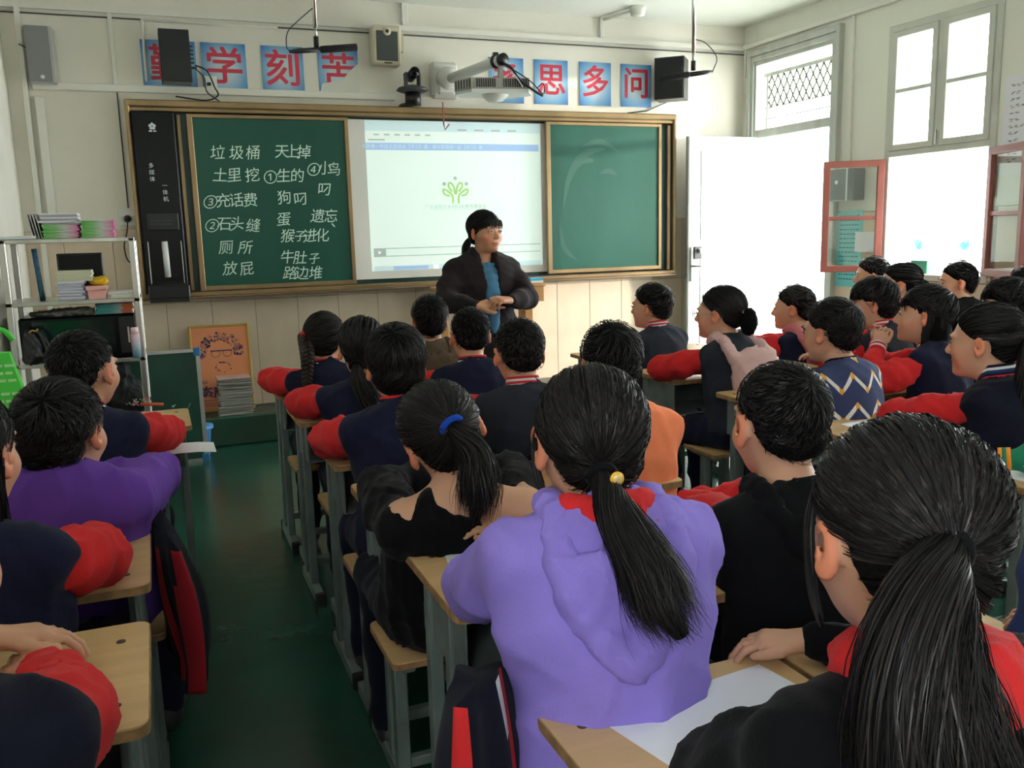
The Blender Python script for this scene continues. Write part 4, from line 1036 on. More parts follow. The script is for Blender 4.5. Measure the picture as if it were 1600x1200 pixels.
# sheets of paper
def sheet(pts, z, lab, grp=None, name='paper_sheet', th=.0008):
    m = MB(); n = len(pts)
    V = [(x, y, z + (d if len(q) else 0)) for (x, y, *q) in pts for d in (q or [0])]
    V2 = [(a, b, c - th) for a, b, c in V]
    m.add(V + V2, [tuple(range(n)), tuple(range(2 * n - 1, n - 1, -1))] + [(i, i + n, (i + 1) % n + n, (i + 1) % n) for i in range(n)], paper_m)
    return tag(m.build(name), lab, 'paper', grp)
z0 = DZ + .0012
sheet([(.50, .985), (.560, .735), (.825, .79), (.79, 1.015)], z0, 'large white sheet on the nearest desk')
sheet([(.515, 1.735), (.49, 1.60), (.66, 1.57), (.69, 1.70)], z0, 'white sheet under the lilac hoodie sleeve')
sheet([(.42, 2.80), (.44, 2.66), (.60, 2.64), (.62, 2.80)], z0, 'white sheet under the round-haired boy\'s elbow')
sheet([(2.10, 3.56), (2.12, 3.40), (2.32, 3.40), (2.31, 3.56)], z0, 'white sheet at the desk of the pink hood girl')
sheet([(2.12, 2.88), (2.13, 2.70), (2.35, 2.70), (2.35, 2.88)], z0, 'white sheet on the desk before the zigzag sweater')
sheet([(2.05, 2.24), (2.03, 2.10), (2.32, 2.10), (2.33, 2.25)], z0, 'white sheet behind the nearest ponytail, right block')
sheet([(1.96, 1.66), (1.98, 1.50), (2.24, 1.48), (2.22, 1.69)], z0, 'white sheet beside the hand with green cuff')
m = MB(); V = []; nx = 6
for i in range(nx):
    u_ = i / (nx - 1)
    for j in (0, 1): V.append((-.12 + .25 * u_, 2.99 - j * .15 + .02 * u_, z0 + .002 + (.0 if u_ < .55 else -.05 * (u_ - .55) ** 2) + j * .001))
m.add(V, [(2 * i, 2 * i + 1, 2 * i + 3, 2 * i + 2) for i in range(nx - 1)], paper_m)
o = m.build('paper_sheet'); so2 = o.modifiers.new('s', 'SOLIDIFY'); so2.thickness = .0008; tag(o, 'white sheet sticking out over the left aisle', 'paper')
m = MB()
for k in range(3):
    x = .51 + k * .03; y = 1.005 + k * .006
    m.tube(curve_pts([(x, y, DZ + .0005), (x + .003, y - .018, DZ + .0005), (x + .012, y - .022, DZ + .0005), (x + .018, y - .004, DZ + .0005)], 8), .0008, mat('pencil', (.12, .08, .06), .8), seg=4)
rel(m.build('pencil_marks'), DESKS[5])

# ------------------------------------------------------------------ people
skin = mat('skin', (.62, .335, .215), .50, vcol='tint', var=.10, vscale=14, bump=.08, bscale=160, subs=.15, spec=.35)
hair_m = mat('hair_black', (.0085, .0075, .0078), .54, spec=.20)
hair_b = mat('hair_dark_brown', (.020, .012, .009), .46, spec=.32)
hair_l = mat('hair_lighter_brown', (.019, .014, .013), .40, spec=.3)  # slightly lighter brown for every fourth strand
shell_m = mat('hair_shell', (.004, .0038, .004), .85, spec=.08, bump=.5, bscale=180, stretch=(1, 1, .25))
eye_w = mat('eye_white', (.6, .58, .55), .3); eye_d = mat('eye_dark', (.01, .008, .006), .15)
lash = mat('brow_black', (.012, .010, .009), .7)
def cloth(name, col, rough=.88, bump=.25, bs=260, var=.12): return mat('cloth_' + name, col, rough, bump=bump, bscale=bs, var=var, vscale=7, sheen=.04, spec=.12)
navy = cloth('navy', (.010, .012, .036)); navy2 = cloth('dark_navy', (.006, .007, .017)); grey_navy = cloth('greyish_navy', (.022, .026, .038))
redc = cloth('red', (.62, .025, .028)); redd = cloth('deep_red', (.33, .015, .025)); blackc = cloth('black', (.0032, .0032, .0045)); whitec = cloth('white', (.70, .70, .74))
lilac = cloth('lilac', (.27, .20, .66)); purple = cloth('purple', (.135, .050, .34)); orangec = cloth('coral', (.97, .26, .12))
brownc = cloth('brown', (.105, .075, .048)); pinkc = cloth('dusty_pink', (.62, .40, .38)); rosec = cloth('rose', (.60, .18, .20)); coat_m = cloth('coat', (.020, .015, .016), bs=120); teal_b = cloth('teal_blue', (.07, .19, .32))
trous = cloth('trousers', (.010, .012, .030)); shoe_m = mat('shoe', (.04, .04, .045), .5); shoe_w = mat('shoe_sole', (.6, .6, .58), .6)
bluecloth = cloth('blue_sleeve', (.02, .035, .11)); greenc = cloth('green_sleeve', (.02, .22, .12)); orange2 = cloth('orange_spot', (.90, .30, .03))
def zigzag_mat():
    m = bpy.data.materials.new('zigzag_knit'); m.use_nodes = True
    N, L = m.node_tree.nodes, m.node_tree.links; b = N['Principled BSDF']; b.inputs['Roughness'].default_value = .9
    tc = N.new('ShaderNodeTexCoord'); sp = N.new('ShaderNodeSeparateXYZ'); L.new(tc.outputs['Object'], sp.inputs[0])
    def M(op, a, b_=None):
        n = N.new('ShaderNodeMath'); n.operation = op
        for i, v in enumerate((a, b_)):
            if v is None: continue
            if isinstance(v, (int, float)): n.inputs[i].default_value = v
            else: L.new(v, n.inputs[i])
        return n.outputs[0]
    px = M('PINGPONG', M('ADD', sp.outputs[0], 5.0), .048)       # zigzag
    amp = M('MULTIPLY', px, 1.15)
    zz = M('MODULO', M('ADD', M('SUBTRACT', sp.outputs[2], amp), 5.0), .098)
    line = M('LESS_THAN', zz, .019)
    tip = M('GREATER_THAN', M('ABSOLUTE', M('SUBTRACT', px, .024)), .0165)
    c1 = N.new('ShaderNodeMixRGB'); c1.inputs[1].default_value = (.72, .70, .66, 1); c1.inputs[2].default_value = (.72, .36, .05, 1); L.new(tip, c1.inputs[0])
    c2 = N.new('ShaderNodeMixRGB'); c2.inputs[1].default_value = (.028, .040, .115, 1); L.new(line, c2.inputs[0]); L.new(c1.outputs[0], c2.inputs[2])
    L.new(c2.outputs[0], b.inputs['Base Color'])
    n2 = N.new('ShaderNodeTexNoise'); n2.inputs['Scale'].default_value = 220; bp = N.new('ShaderNodeBump'); bp.inputs['Strength'].default_value = .3; bp.inputs['Distance'].default_value = .004
    L.new(tc.outputs['Object'], n2.inputs['Vector']); L.new(n2.outputs[0], bp.inputs['Height']); L.new(bp.outputs[0], b.inputs['Normal'])
    return m
zig = zigzag_mat()

def lerp(a, b, t): return np.asarray(a, float) * (1 - t) + np.asarray(b, float) * t
def nrm(v): v = np.asarray(v, float); return v / (np.linalg.norm(v) + 1e-12)

def hand_prims(wr, d, up, side, s=1., curl=.5, spread=.12, point=False, thumb=.5):
    """list of (a,b,ra,rb,k): hand from wrist wr along d, back of hand towards up; side=+1 thumb on the d x up side"""
    d = nrm(d); up = nrm(up - d * (np.asarray(up) @ d)); sd = np.cross(d, up) * side
    P = []
    L = np.array([.036, .040, .037, .029]) * s * 2.0; r = np.array([.0082, .0084, .008, .0072]) * s
    kn = []
    for i in range(4):
        off = (1.5 - i) * .0175 * s
        k0 = wr + sd * off * .5 + d * .008 * s; k1 = wr + d * (.072 - .004 * abs(i - 1)) * s + sd * off
        P.append((k0, k1, .0125 * s, .0105 * s, .012)); kn.append(k1)
    for i in range(4):
        c = curl if not (point and i == 0) else .06
        a = 0; p = kn[i]; sp = (1.5 - i) * spread
        for j, fr in enumerate((.44, .31, .25)):
            a += c * (.55, 1.0, .75)[j]
            dd = nrm(d * math.cos(a) - up * math.sin(a) + sd * math.sin(sp) * math.cos(a))
            q = p + dd * L[i] * fr
            P.append((p, q, r[i] * (1 - .08 * j), r[i] * (.92 - .1 * j), .004)); p = q
    t0 = wr + sd * .017 * s + d * .018 * s - up * .004 * s
    t1 = t0 + nrm(sd * .8 + d * .75 - up * .2 * thumb) * .034 * s
    t2 = t1 + nrm(sd * (.5 - .5 * thumb) + d * 1.0 - up * .35 * thumb) * .026 * s
    t3 = t2 + nrm(sd * (.2 - .5 * thumb) + d * 1.0 - up * .4 * thumb) * .021 * s
    P += [(t0, t1, .0125 * s, .0098 * s, .01), (t1, t2, .0095 * s, .0088 * s, .005), (t2, t3, .0088 * s, .0072 * s, .005)]
    return P

def head_prims(B, Mh, c, s, smile=0):
    """adds a head (face towards Mh y-axis) centred c to blob B"""
    def X(p): return c + Mh @ (np.array(p) * s)
    def E(p, r_, k=.012, R=None, sub=False): B.ell(X(p), np.array(r_) * s, Mh if R is None else Mh @ R, k, sub)
    E((0, -.012, .032), (.071, .088, .076)); E((0, .018, -.015), (.064, .070, .080), .03)
    E((0, .040, -.062), (.040, .040, .042), .03)             # jaw
    E((0, .072, -.088), (.016, .016, .014), .02)             # chin
    for e in (-1, 1):
        E((e * .036, .058, -.028), (.024, .022, .026), .02)   # cheek
        E((e * .030, .078, .022), (.022, .010, .007), .012)   # brow ridge
        E((e * .031, .098, .002), (.017, .014, .011), .012, sub=True)
        E((e * .031, .076, .001), (.0155, .0135, .0095), .004)   # eyeball bulk / lids
        R = _rz(e * -.35) @ _rx(-.1)
        E((e * .078, -.004, -.004), (.0075, .018, .029), .006, R); E((e * .084, .002, .000), (.006, .011, .018), .004, R, sub=True)
        E((e * .076, .000, -.028), (.006, .009, .010), .006, R)
        E((e * .0095, .091, -.031), (.0075, .009, .0065), .006)
    B.cap(X((0, .082, .010)), X((0, .101, -.026)), .0065 * s, .0105 * s, .010)
    E((0, .0815, -.055), (.022, .011, .0055), .006); E((0, .0805, -.066), (.018, .010, .006), .006)
    B.cap(X((-.022, .086, -.0605)), X((.022, .086, -.0605)), .0022 * s, None, .003, sub=True)

def head_small(name, root, Mh, c, s, eyes=True, brow=True):
    def X(p): return c + Mh @ (np.array(p) * s)
    if eyes:
        m = MB()
        for e in (-1, 1):
            P = [(e * .031 + .0115 * math.cos(a), .0905 - .12 * abs(.0115 * math.cos(a)), .0015 + .0045 * math.sin(a)) for a in np.linspace(0, 2 * math.pi, 13)[:-1]]
            m.add([X(p) for p in P], [tuple(range(12))], eye_w)
            P = [(e * .031 + .0048 * math.cos(a), .0915, .0015 + .0044 * math.sin(a)) for a in np.linspace(0, 2 * math.pi, 11)[:-1]]
            m.add([X(p) for p in P], [tuple(range(10))], eye_d)
            m.tube([X((e * .018, .0880, .003)), X((e * .031, .0925, .0068)), X((e * .042, .0865, .004)), X((e * .047, .080, .001))], .0014 * s, lash, seg=4)
        m.build('eyes', root)
    if brow:
        m = MB()
        for e in (-1, 1): m.tube([X((e * .016, .0895, .018)), X((e * .031, .0895, .023)), X((e * .047, .080, .019))], [.0016 * s, .0024 * s, .001 * s], lash, seg=5)
        m.build('eyebrows', root)

def ribbons(name, P, rad, material, root, nrm_ref=None, mb_extra=None, wd=.0011):
    """P (S, n, 3) strands -> one mesh of tapering strips; nrm_ref (S,n,3) outward normals"""
    Sn, n, _ = P.shape
    T = np.gradient(P, axis=1)
    if nrm_ref is None: nrm_ref = np.zeros_like(P); nrm_ref[..., 1] = -1
    Sd = np.cross(T, nrm_ref); Sd /= np.linalg.norm(Sd, axis=2, keepdims=True) + 1e-9
    w_ = (np.array(rad)[None, :, None] if rad is not None else wd)
    rt = np.random.RandomState(Sn); al = rt.normal(size=(Sn, 1, 1)) * .55
    Nr = np.cross(Sd, T); Nr /= np.linalg.norm(Nr, axis=2, keepdims=True) + 1e-9
    w_ = w_ * rt.uniform(.6, 1.5, (Sn, 1, 1))
    Sd = Sd * np.cos(al) + Nr * np.sin(al)
    A = P + Sd * w_; Bq = P - Sd * w_
    V = np.stack([A, Bq], 2).reshape(-1, 3)
    base = (np.arange(Sn)[:, None] * n + np.arange(n - 1)[None, :]).ravel() * 2
    F = np.stack([base, base + 1, base + 3, base + 2], 1)
    return V, F

def scalp_flow(rs, Mh, c, s, E, r_, n_str, mode, length, hairline, lift=.006, tie=None, seg=7, npk=1.0):
    """strand positions on the hair ellipsoid centre E radii r_ (head local)"""
    E = np.array(E); r_ = np.array(r_)
    def place(D, k):
        # push points out to the nape bulge where that lies outside the crown ellipsoid
        Q = E + D * r_ * k; o2 = np.array((0, -.046, -.018)); r2 = np.array((.063, .052, .055)) * k * npk
        v = Q - o2; q = np.sqrt(((v / r2) ** 2).sum(-1, keepdims=True)); return np.where((q < 1) & (D[..., 2:3] < 0), o2 + v / np.maximum(q, .2), Q)
    U = rs.normal(size=(n_str * 5, 3)); U /= np.linalg.norm(U, axis=1)[:, None]
    L = E + U * r_
    ok = hairline(L)
    U = U[ok][:n_str]
    n = len(U)
    P = np.zeros((n, seg, 3)); Nn = np.zeros((n, seg, 3))
    if mode == 'tie':
        td = nrm((np.array(tie) - E) / r_)
        e1 = nrm(np.cross(td, (0, 0, 1.))); e2 = np.cross(td, e1); an = np.arctan2(U @ e2, U @ e1)
        cl = .010 * np.sin(an * 17 + 1) + .007 * np.sin(an * 31 + 2) + .006 * np.sin(an * 7)
        U = U + (np.outer(np.sin(an * 23), e1) + np.outer(np.cos(an * 19), e2)) * .03
        for j in range(seg):
            t = j / (seg - 1)
            D = U * (1 - t) + td * t + 0
            # great-arc like blend with a side sweep
            D /= np.linalg.norm(D, axis=1)[:, None] + 1e-9
            off = 1.008 + (.010 + .018 * rs.rand(n)) * math.sin(math.pi * t) + cl * min(1, 3 * (1 - t))
            P[:, j] = place(D, off[:, None]); Nn[:, j] = D
    else:
        wh = nrm(np.array(tie if tie is not None else (.01, -.075, .075)) - E)
        tg = U - wh
        sw = np.cross(U, wh) * (.35 if length > .02 else .12)
        D = U.copy()
        step = length / (seg - 1) / r_.mean()
        grav = np.array([0, 0, -1.])
        jit = rs.normal(size=(n, 3)) * (.22 if length > .02 else .10)
        for j in range(seg):
            P[:, j] = place(D, 1.004 + lift / r_.mean() * (j / (seg - 1)) * (.4 + rs.rand(n)[:, None] * .6 if j == seg - 1 else .8)); Nn[:, j] = D
            a = D - wh * (D @ wh)[:, None]; a /= np.linalg.norm(a, axis=1)[:, None] + 1e-9
            a = a + sw + jit + (grav * .5 if mode == 'fall' else 0)
            a -= D * (a * D).sum(1)[:, None]; a /= np.linalg.norm(a, axis=1)[:, None] + 1e-9
            D = D + a * step; D /= np.linalg.norm(D, axis=1)[:, None]
    return c + (P * s) @ Mh.T, Nn @ Mh.T

def make_hair(root, kind, Mh, c, s, seed, near, mt=None, tie=(0, -.088, .02), tail=None, tie_col=None, fringe=False):
    rs = np.random.RandomState(seed); mt = mt or hair_m
    big = kind in ('bowl', 'long', 'tail', 'bob')
    E0 = np.array((0, -.014, .036)); r0 = np.array((.0765, .094, .079)) if kind == 'crop' else (np.array((.080, .098, .084)) if kind == 'short' else np.array((.081, .098, .083)))
    if kind == 'bowl': r0 = np.array((.085, .102, .087))
    h = {0: .009, 1: .0075, 2: .0062, 3: .0055}[near]
    B = Blob(h)
    def X(p): return c + Mh @ (np.array(p, float) * s)
    B.ell(X(E0), r0 * s * .972, Mh, .01)
    if kind in ('bowl', 'short'): B.ell(X((0, -.046, -.018)), np.array((.064, .052, .056)) * s * (1.06 if kind == 'bowl' else 1), Mh, .02)
    if kind == 'crop': B.ell(X((0, -.046, -.018)), np.array((.060, .046, .048)) * s, Mh, .02)
    if kind in ('tail',): B.ell(X((0, -.046, -.018)), np.array((.060, .048, .051)) * s, Mh, .02)
    if kind in ('long', 'bob'):
        B.ell(X((0, -.038, -.05)), np.array((.078, .058, .085)) * s, Mh, .03)
    if kind == 'long': B.ell(X((0, -.060, -.13)), np.array((.070, .030, .115)) * s, Mh, .04)
    # carve away face, neck and round the ears
    lim = {'crop': (.062, -.055), 'short': (.055, -.072), 'bowl': (.030, -.085), 'tail': (.058 if not fringe else .028, -.075), 'long': (.028, -.30), 'bob': (.03, -.14)}[kind]
    def post(D, X_, Y_, Z_):
        x, y, z = X_ - c[0], Y_ - c[1], Z_ - c[2]
        lx = (x * Mh[0, 0] + y * Mh[1, 0] + z * Mh[2, 0]) / s; ly = (x * Mh[0, 1] + y * Mh[1, 1] + z * Mh[2, 1]) / s; lz = (x * Mh[0, 2] + y * Mh[1, 2] + z * Mh[2, 2]) / s
        zf, zb = lim
        t = np.clip((ly + .085) / .155, 0, 1)
        line = zb + (zf - zb) * (t if kind in ('crop', 'short', 'tail') else np.clip((t - .58) * 5, 0, 1))
        if kind == 'bowl': line = np.where(ly > .005, np.maximum(line, .018), line)
        if kind in ('crop', 'short', 'tail'): line = np.where((np.abs(lx) > .052) & (ly > -.028) & (ly < .02), np.maximum(line, .012), line)
        if kind in ('bowl', 'long', 'bob'): line = np.where((ly > .02) & (np.abs(lx) < .062), zf, line)
        D = np.maximum(D, (line - lz) * s * .8)
        return D
    B.post.append(post)
    V, F = B.run(folds=(.0016, 230), seed=seed)
    Vs, Fs, Ms = [V], [F], [np.zeros(len(F), int)]
    nV = len(V)
    def hairline(L):
        zf, zb = lim
        t = np.clip((L[:, 1] + .085) / .155, 0, 1)
        if kind in ('crop', 'short', 'tail'):
            ln = zb + (zf - zb) * t; ln = np.where((np.abs(L[:, 0]) > .052) & (L[:, 1] > -.028) & (L[:, 1] < .02), np.maximum(ln, .012), ln)
        else: ln = np.where(L[:, 1] > .005, zf + .01, zb)
        return L[:, 2] > ln + .004
    ns = {0: 300, 1: 950, 2: 2000, 3: 3900}[near]
    wd = {0: .0016, 1: .0010, 2: .0008, 3: .00068}[near]
    if kind in ('tail',):
        P, Nn = scalp_flow(rs, Mh, c, s, E0, r0, ns, 'tie', 0, hairline, tie=tie, seg=7)
    else:
        ln = {'crop': .014, 'short': .030, 'bowl': .045, 'long': .06, 'bob': .06}[kind] * s
        P, Nn = scalp_flow(rs, Mh, c, s, E0, r0 * 1.0, ns, 'fall' if big else 'whorl', ln, hairline, lift={'crop': .004, 'short': .009}.get(kind, .004), seg=6, tie=(rs.uniform(-.02, .02), -.07, .085), npk=1.13 if kind == 'bowl' else 1.05)
    n = P.shape[1]
    rad = wd * np.sin(np.linspace(.35, 3.0, n)) ** .5
    v, f_ = ribbons('h', P, rad, mt, root, Nn)
    Vs.append(v); Fs.append(f_ + nV); Ms.append(1 + ((np.arange(len(f_)) // (n - 1)) % 4 == 0).astype(int))
    nV += len(v)
    if kind in ('bowl',) or fringe:
        # hanging fringe strands
        k = {0: 60, 1: 130, 2: 300, 3: 300}[near]
        xs = rs.uniform(-.062, .062, k); st = np.stack([xs, .080 - 5.5 * xs ** 2 + rs.uniform(-.01, .003, k), np.full(k, .062)], 1)
        Pf = np.zeros((k, 4, 3))
        for j in range(4):
            t = j / 3; Pf[:, j] = st + np.stack([xs * .05 * t, .010 * math.sin(t * 2.4) + 0 * xs, -(.042 + rs.uniform(-.004, .008, k)) * t], 1)
        Pf = c + (Pf * s) @ Mh.T; v, f_ = ribbons('f', Pf, wd * np.array([1.4, 1.5, 1.4, .5]), mt, root, np.tile(Mh[:, 1], (k, 4, 1)))
        Vs.append(v); Fs.append(f_ + nV); Ms.append(np.ones(len(f_), int)); nV += len(v)
    if kind in ('long', 'bob'):
        k = 700 if near else 300; Lh = .20 if kind == 'long' else .09
        th = rs.uniform(-1.9, 1.9, k); st = np.stack([.080 * np.sin(th), -.020 - .078 * np.cos(th), rs.uniform(-.02, .03, k)], 1)
        Pf = np.zeros((k, 6, 3)); ln_ = rs.uniform(.75, 1.05, k)
        for j in range(6):
            t = j / 5; Pf[:, j] = st * np.array([1 - .12 * t, 1 - .1 * t, 1]) + np.stack([.006 * np.sin(th * 9 + t * 3), -.004 * np.cos(th * 7), -(Lh + .05) * t * ln_], 1)
        Nf = np.repeat(np.stack([np.sin(th), -np.cos(th), 0 * th], 1)[:, None], 6, 1) @ Mh.T
        Pf = c + (Pf * s) @ Mh.T; v, f_ = ribbons('f', Pf, wd * np.array([1.4, 1.5, 1.5, 1.4, 1.2, .5]), mt, root, Nf)
        Vs.append(v); Fs.append(f_ + nV); Ms.append(1 + ((np.arange(len(f_)) // 5) % 4 == 0).astype(int)); nV += len(v)
    o = link('hair', raw_mesh('hair', np.concatenate(Vs), [np.concatenate(Fs)], [shell_m, mt, hair_l], True, np.concatenate(Ms)), root)
    if tail is not None:
        pts = np.array([X(tie)] + [np.array(p) for p in tail['pts']], float)
        make_tail(root, pts, tail.get('r', .022), rs, near, mt, tail.get('name', 'ponytail'), tail.get('flare', 1.0))
        if tie_col is not None:
            d = nrm(pts[1] - pts[0]); a = nrm(np.cross(d, (0, 0, 1.))); b = np.cross(d, a); rr_ = tail.get('tier', tail.get('r', .022) * .72)
            cc = pts[0] + d * .006
            MB().tube([cc + rr_ * (math.cos(q) * a + math.sin(q) * b) for q in np.linspace(0, 2 * math.pi, 15)], .0065 * s, tie_col, seg=8, cap=False).build('hair_tie', root)
    return o
def make_tail(root, pts, r_, rs, near, mt, name, flare=1.):
    C = curve_pts(pts, 14); n = len(C)
    t = np.linspace(0, 1, n)
    prof = r_ * (.40 + .68 * np.sin(np.clip(t * 2.0, 0, math.pi / 2 + .5))) * (1 - .35 * t ** 3) * (1 + (flare - 1) * t)
    m = MB(); m.tube(C, prof * .72 * (1 - .55 * t ** 2), shell_m, seg=12)
    V0 = np.array(m.V); 
    k = {0: 140, 1: 350, 2: 750, 3: 1500}[near]; wd = {0: .0018, 1: .0012, 2: .0009, 3: .0006}[near]
    T = np.gradient(C, axis=0); T /= np.linalg.norm(T, axis=1)[:, None]
    a = np.cross(T, np.array([0., 1, .2])); a /= np.linalg.norm(a, axis=1)[:, None] + 1e-9; b = np.cross(T, a)
    th = rs.uniform(0, 2 * math.pi, k); q = np.sqrt(rs.uniform(.35, 1, k)); ph = rs.uniform(0, 6.28, k); end = rs.uniform(.72, 1.0, k)
    tt = t[None, :] * end[:, None]
    idx = tt * (n - 1); i0 = np.minimum(idx.astype(int), n - 2); fr = (idx - i0)[..., None]
    def interp(A): return A[i0] * (1 - fr) + A[i0 + 1] * fr
    Cc, Aa, Bb = interp(C), interp(a), interp(b); pr = interp(prof[:, None])
    wob = 1 + .10 * np.sin(tt * 9 + ph[:, None])
    an = th[:, None] + .5 * np.sin(tt * 4 + ph[:, None]) * tt
    rad = pr[..., 0] * (q[:, None] * wob + .25 * tt ** 2 * rs.normal(size=(k, 1)))
    P = Cc + Aa * (np.cos(an) * rad)[..., None] + Bb * (np.sin(an) * rad)[..., None]
    N_ = Aa * np.cos(an)[..., None] + Bb * np.sin(an)[..., None]
    w_ = wd * np.clip(np.sin(np.linspace(.5, 3.0, n)), .25, 1)
    v, f_ = ribbons('t', P, w_, mt, root, N_)
    F0 = [np.array([f for f in m.F if len(f) == 4], np.int32)]
    Fq = np.concatenate([F0[0], f_ + len(V0)])
    return link(name, raw_mesh(name, np.concatenate([V0, v]), [Fq], [shell_m, mt, hair_l], True, np.r_[np.zeros(len(F0[0]), int), 1 + ((np.arange(len(f_)) // (n - 1)) % 4 == 0).astype(int)]), root)
def make_braid(root, pts, r_, mt, tiecol=None):
    C = curve_pts(pts, 90); n = len(C); T = np.gradient(C, axis=0); T /= np.linalg.norm(T, axis=1)[:, None]
    a = np.cross(T, np.array([0., 1, .1])); a /= np.linalg.norm(a, axis=1)[:, None]; b = np.cross(T, a)
    m = MB(); t = np.linspace(0, 1, n); tp = r_ * (1 - .5 * t)
    for k in range(3):
        ph = t * 40 + k * 2 * math.pi / 3
        P = C + a * (tp * .80 * np.sin(ph))[:, None] + b * (tp * .55 * np.sin(2 * ph))[:, None]
        m.tube(P, tp * .46, mt, seg=8)
    m.tube([C[-1], C[-1] + T[-1] * .05], [r_ * .35, r_ * .15], mt, seg=8)
    o = m.build('braid', root)
    if tiecol: MB().tube([C[0] - T[0] * .01, C[0] + T[0] * .012], r_ * 1.05, tiecol, seg=12).build('hair_tie', root)
    return o

def person(label, head, yaw, hyaw, kit, hairkit, s=1.0, pitch=0, roll=0, near=1, arms='fold', standing=False, seed=0, elbow=None, hand=None,
           skin_tint=(1, 1, 1), group='pupils seated at their desks', lean=.09, legs=True, hands=(1, 1), extra=None, name='person', shoulder_drop=0., wide=1.0, nohead=False, seat=.441):
    """head: world centre of the head. yaw: heading of the chest in degrees (0 = +y, positive = towards +x). hyaw: heading of the face."""
    rs = np.random.RandomState(seed)
    hc = np.array(head, float)
    a, ah = -math.radians(yaw), -math.radians(hyaw)
    Mt = _rz(a); Mh = _rz(ah) @ _rx(math.radians(pitch)) @ _ry(math.radians(roll))
    fw = Mt @ np.array((0, 1., 0)); sd = Mt @ np.array((1., 0, 0))
    neck = hc + Mh @ np.array((0, -.022, -.070)) * s
    nb = np.array([neck[0], neck[1], 0]) - fw * .018 * s; nb[2] = hc[2] - (.112 - kit.get('up', 0)) * s
    sh_z = hc[2] - (.154 - kit.get('up', 0) + shoulder_drop) * s
    hip = np.array([hc[0], hc[1], 0]) - fw * (lean + .02); hip[2] = (seat + .10) if not standing else hc[2] - .62 * s
    rx, ry = hip[0], hip[1]
    root = thing(name, label, 'person', (rx, ry, 0), 0, group)
    off = np.array([rx, ry, 0.])
    hc, nb, hip, neck = hc - off, nb - off, hip - off, neck - off
    chest = lerp(nb, hip, .42) ; chest[2] = hc[2] - (.28 - kit.get('up', 0)) * s
    SW = .125 * s * wide
    shc = np.array([nb[0], nb[1], sh_z]) - fw * .012
    SH = {e: shc + sd * e * SW for e in (-1, 1)}
    # arms
    EL, WR, HD = {}, {}, {}
    for e in (-1, 1):
        if elbow and elbow.get(e) is not None: EL[e] = np.array(elbow[e], float) - off
        elif arms == 'fold': EL[e] = shc + sd * e * (SW + .045 * s) + fw * .16 * s; EL[e][2] = DZ + .045
        elif arms == 'lap': EL[e] = shc + sd * e * (SW + .05) + fw * .04; EL[e][2] = sh_z - .21 * s
        if hand and hand.get(e) is not None: WR[e] = np.array(hand[e], float) - off
        elif arms == 'fold': WR[e] = shc - sd * e * .035 * s + fw * (.25 + .03 * e) * s; WR[e][2] = DZ + .040 + (.02 if e > 0 else 0)
        elif arms == 'lap': WR[e] = shc + sd * e * .05 + fw * .22; WR[e][2] = hip[2] + .07
    near_h = {0: .013, 1: .0105, 2: .0085, 3: .0072}[near]
    if standing: near_h = .0085
    # ---- body: one continuous skin surface
    B = Blob({0: .0085, 1: .0070, 2: .0060, 3: .0055}[near])
    if not nohead:
        head_prims(B, Mh, hc, s)
    B.cap(neck, nb, .042 * s, .046 * s, .025)
    B.cap(nb, lerp(nb, chest, .6), .044 * s, .06 * s, .03)
    for e in (-1, 1):
        if kit.get('bare'): B.cap(nb - np.array([0, 0, .018]), SH[e], .036 * s, .045 * s, .03)
        else: B.cap(nb - np.array([0, 0, .03]), SH[e] - np.array([0, 0, .02]), .026 * s, .028 * s, .02)
    B.cap(lerp(nb, chest, .6), lerp(chest, hip, .15), .07 * s, .07 * s, .03)
    tw = .98 if kit.get('bare') else .62
    if kit.get('bare'): B.ell(lerp(nb, chest, .55), np.array((.120, .080, .115)) * s, Mt, .05)
    for e in (-1, 1):
        B.cap(SH[e] - np.array([0, 0, 0 if kit.get('bare') else .015]), EL[e], .040 * s * tw, .032 * s * tw, .02); B.cap(EL[e], WR[e], .032 * s * tw + .004, .019 * s, .01)
    for e in (-1, 1):
        if not hands[0 if e < 0 else 1]: continue
        d = WR[e] - EL[e]
        ho = kit.get('handopt', {}).get(e, {})
        d = np.array(ho['d'], float) if 'd' in ho else d * np.array([1, 1, .3])
        for (p, q, ra, rb, k) in hand_prims(WR[e] + nrm(d) * .004, d, np.array(ho.get('up', (0, 0, 1.)), float), ho.get('side', -e), s * ho.get('s', .80), ho.get('curl', .35), ho.get('spread', .1), ho.get('point', False), ho.get('thumb', .5)):
            B.cap(p, q, ra, rb, k if near > 1 else max(k * .6, .002))
    V, F = B.run()
    me = raw_mesh('body', V, F, [skin], True)
    # natural colour of lips, ears, cheeks
    L = (V - hc) @ Mh / s
    tint = np.ones((len(V), 4), np.float32); tint[:, :3] = skin_tint
    lip = np.exp(-((L[:, 0] / .024) ** 4 + ((L[:, 2] + .0605) / .0085) ** 4)) * (L[:, 1] > .07)
    ear = (np.abs(L[:, 0]) > .073) & (np.abs(L[:, 2]) < .05); chk = np.exp(-(((np.abs(L[:, 0]) - .042) / .02) ** 2 + ((L[:, 2] + .03) / .02) ** 2)) * (L[:, 1] > .03)
    for i, (l_, e_, c_) in enumerate(((.95, 1.10, 1.08), (.45, .72, .80), (.55, .62, .78))):
        tint[:, i] *= (1 + (l_ - 1) * lip) * np.where(ear, e_, 1) * (1 + (c_ - 1) * chk)
    ca = me.color_attributes.new('tint', 'FLOAT_COLOR', 'POINT'); ca.data.foreach_set('color', tint.ravel())
    link('body', me, root)
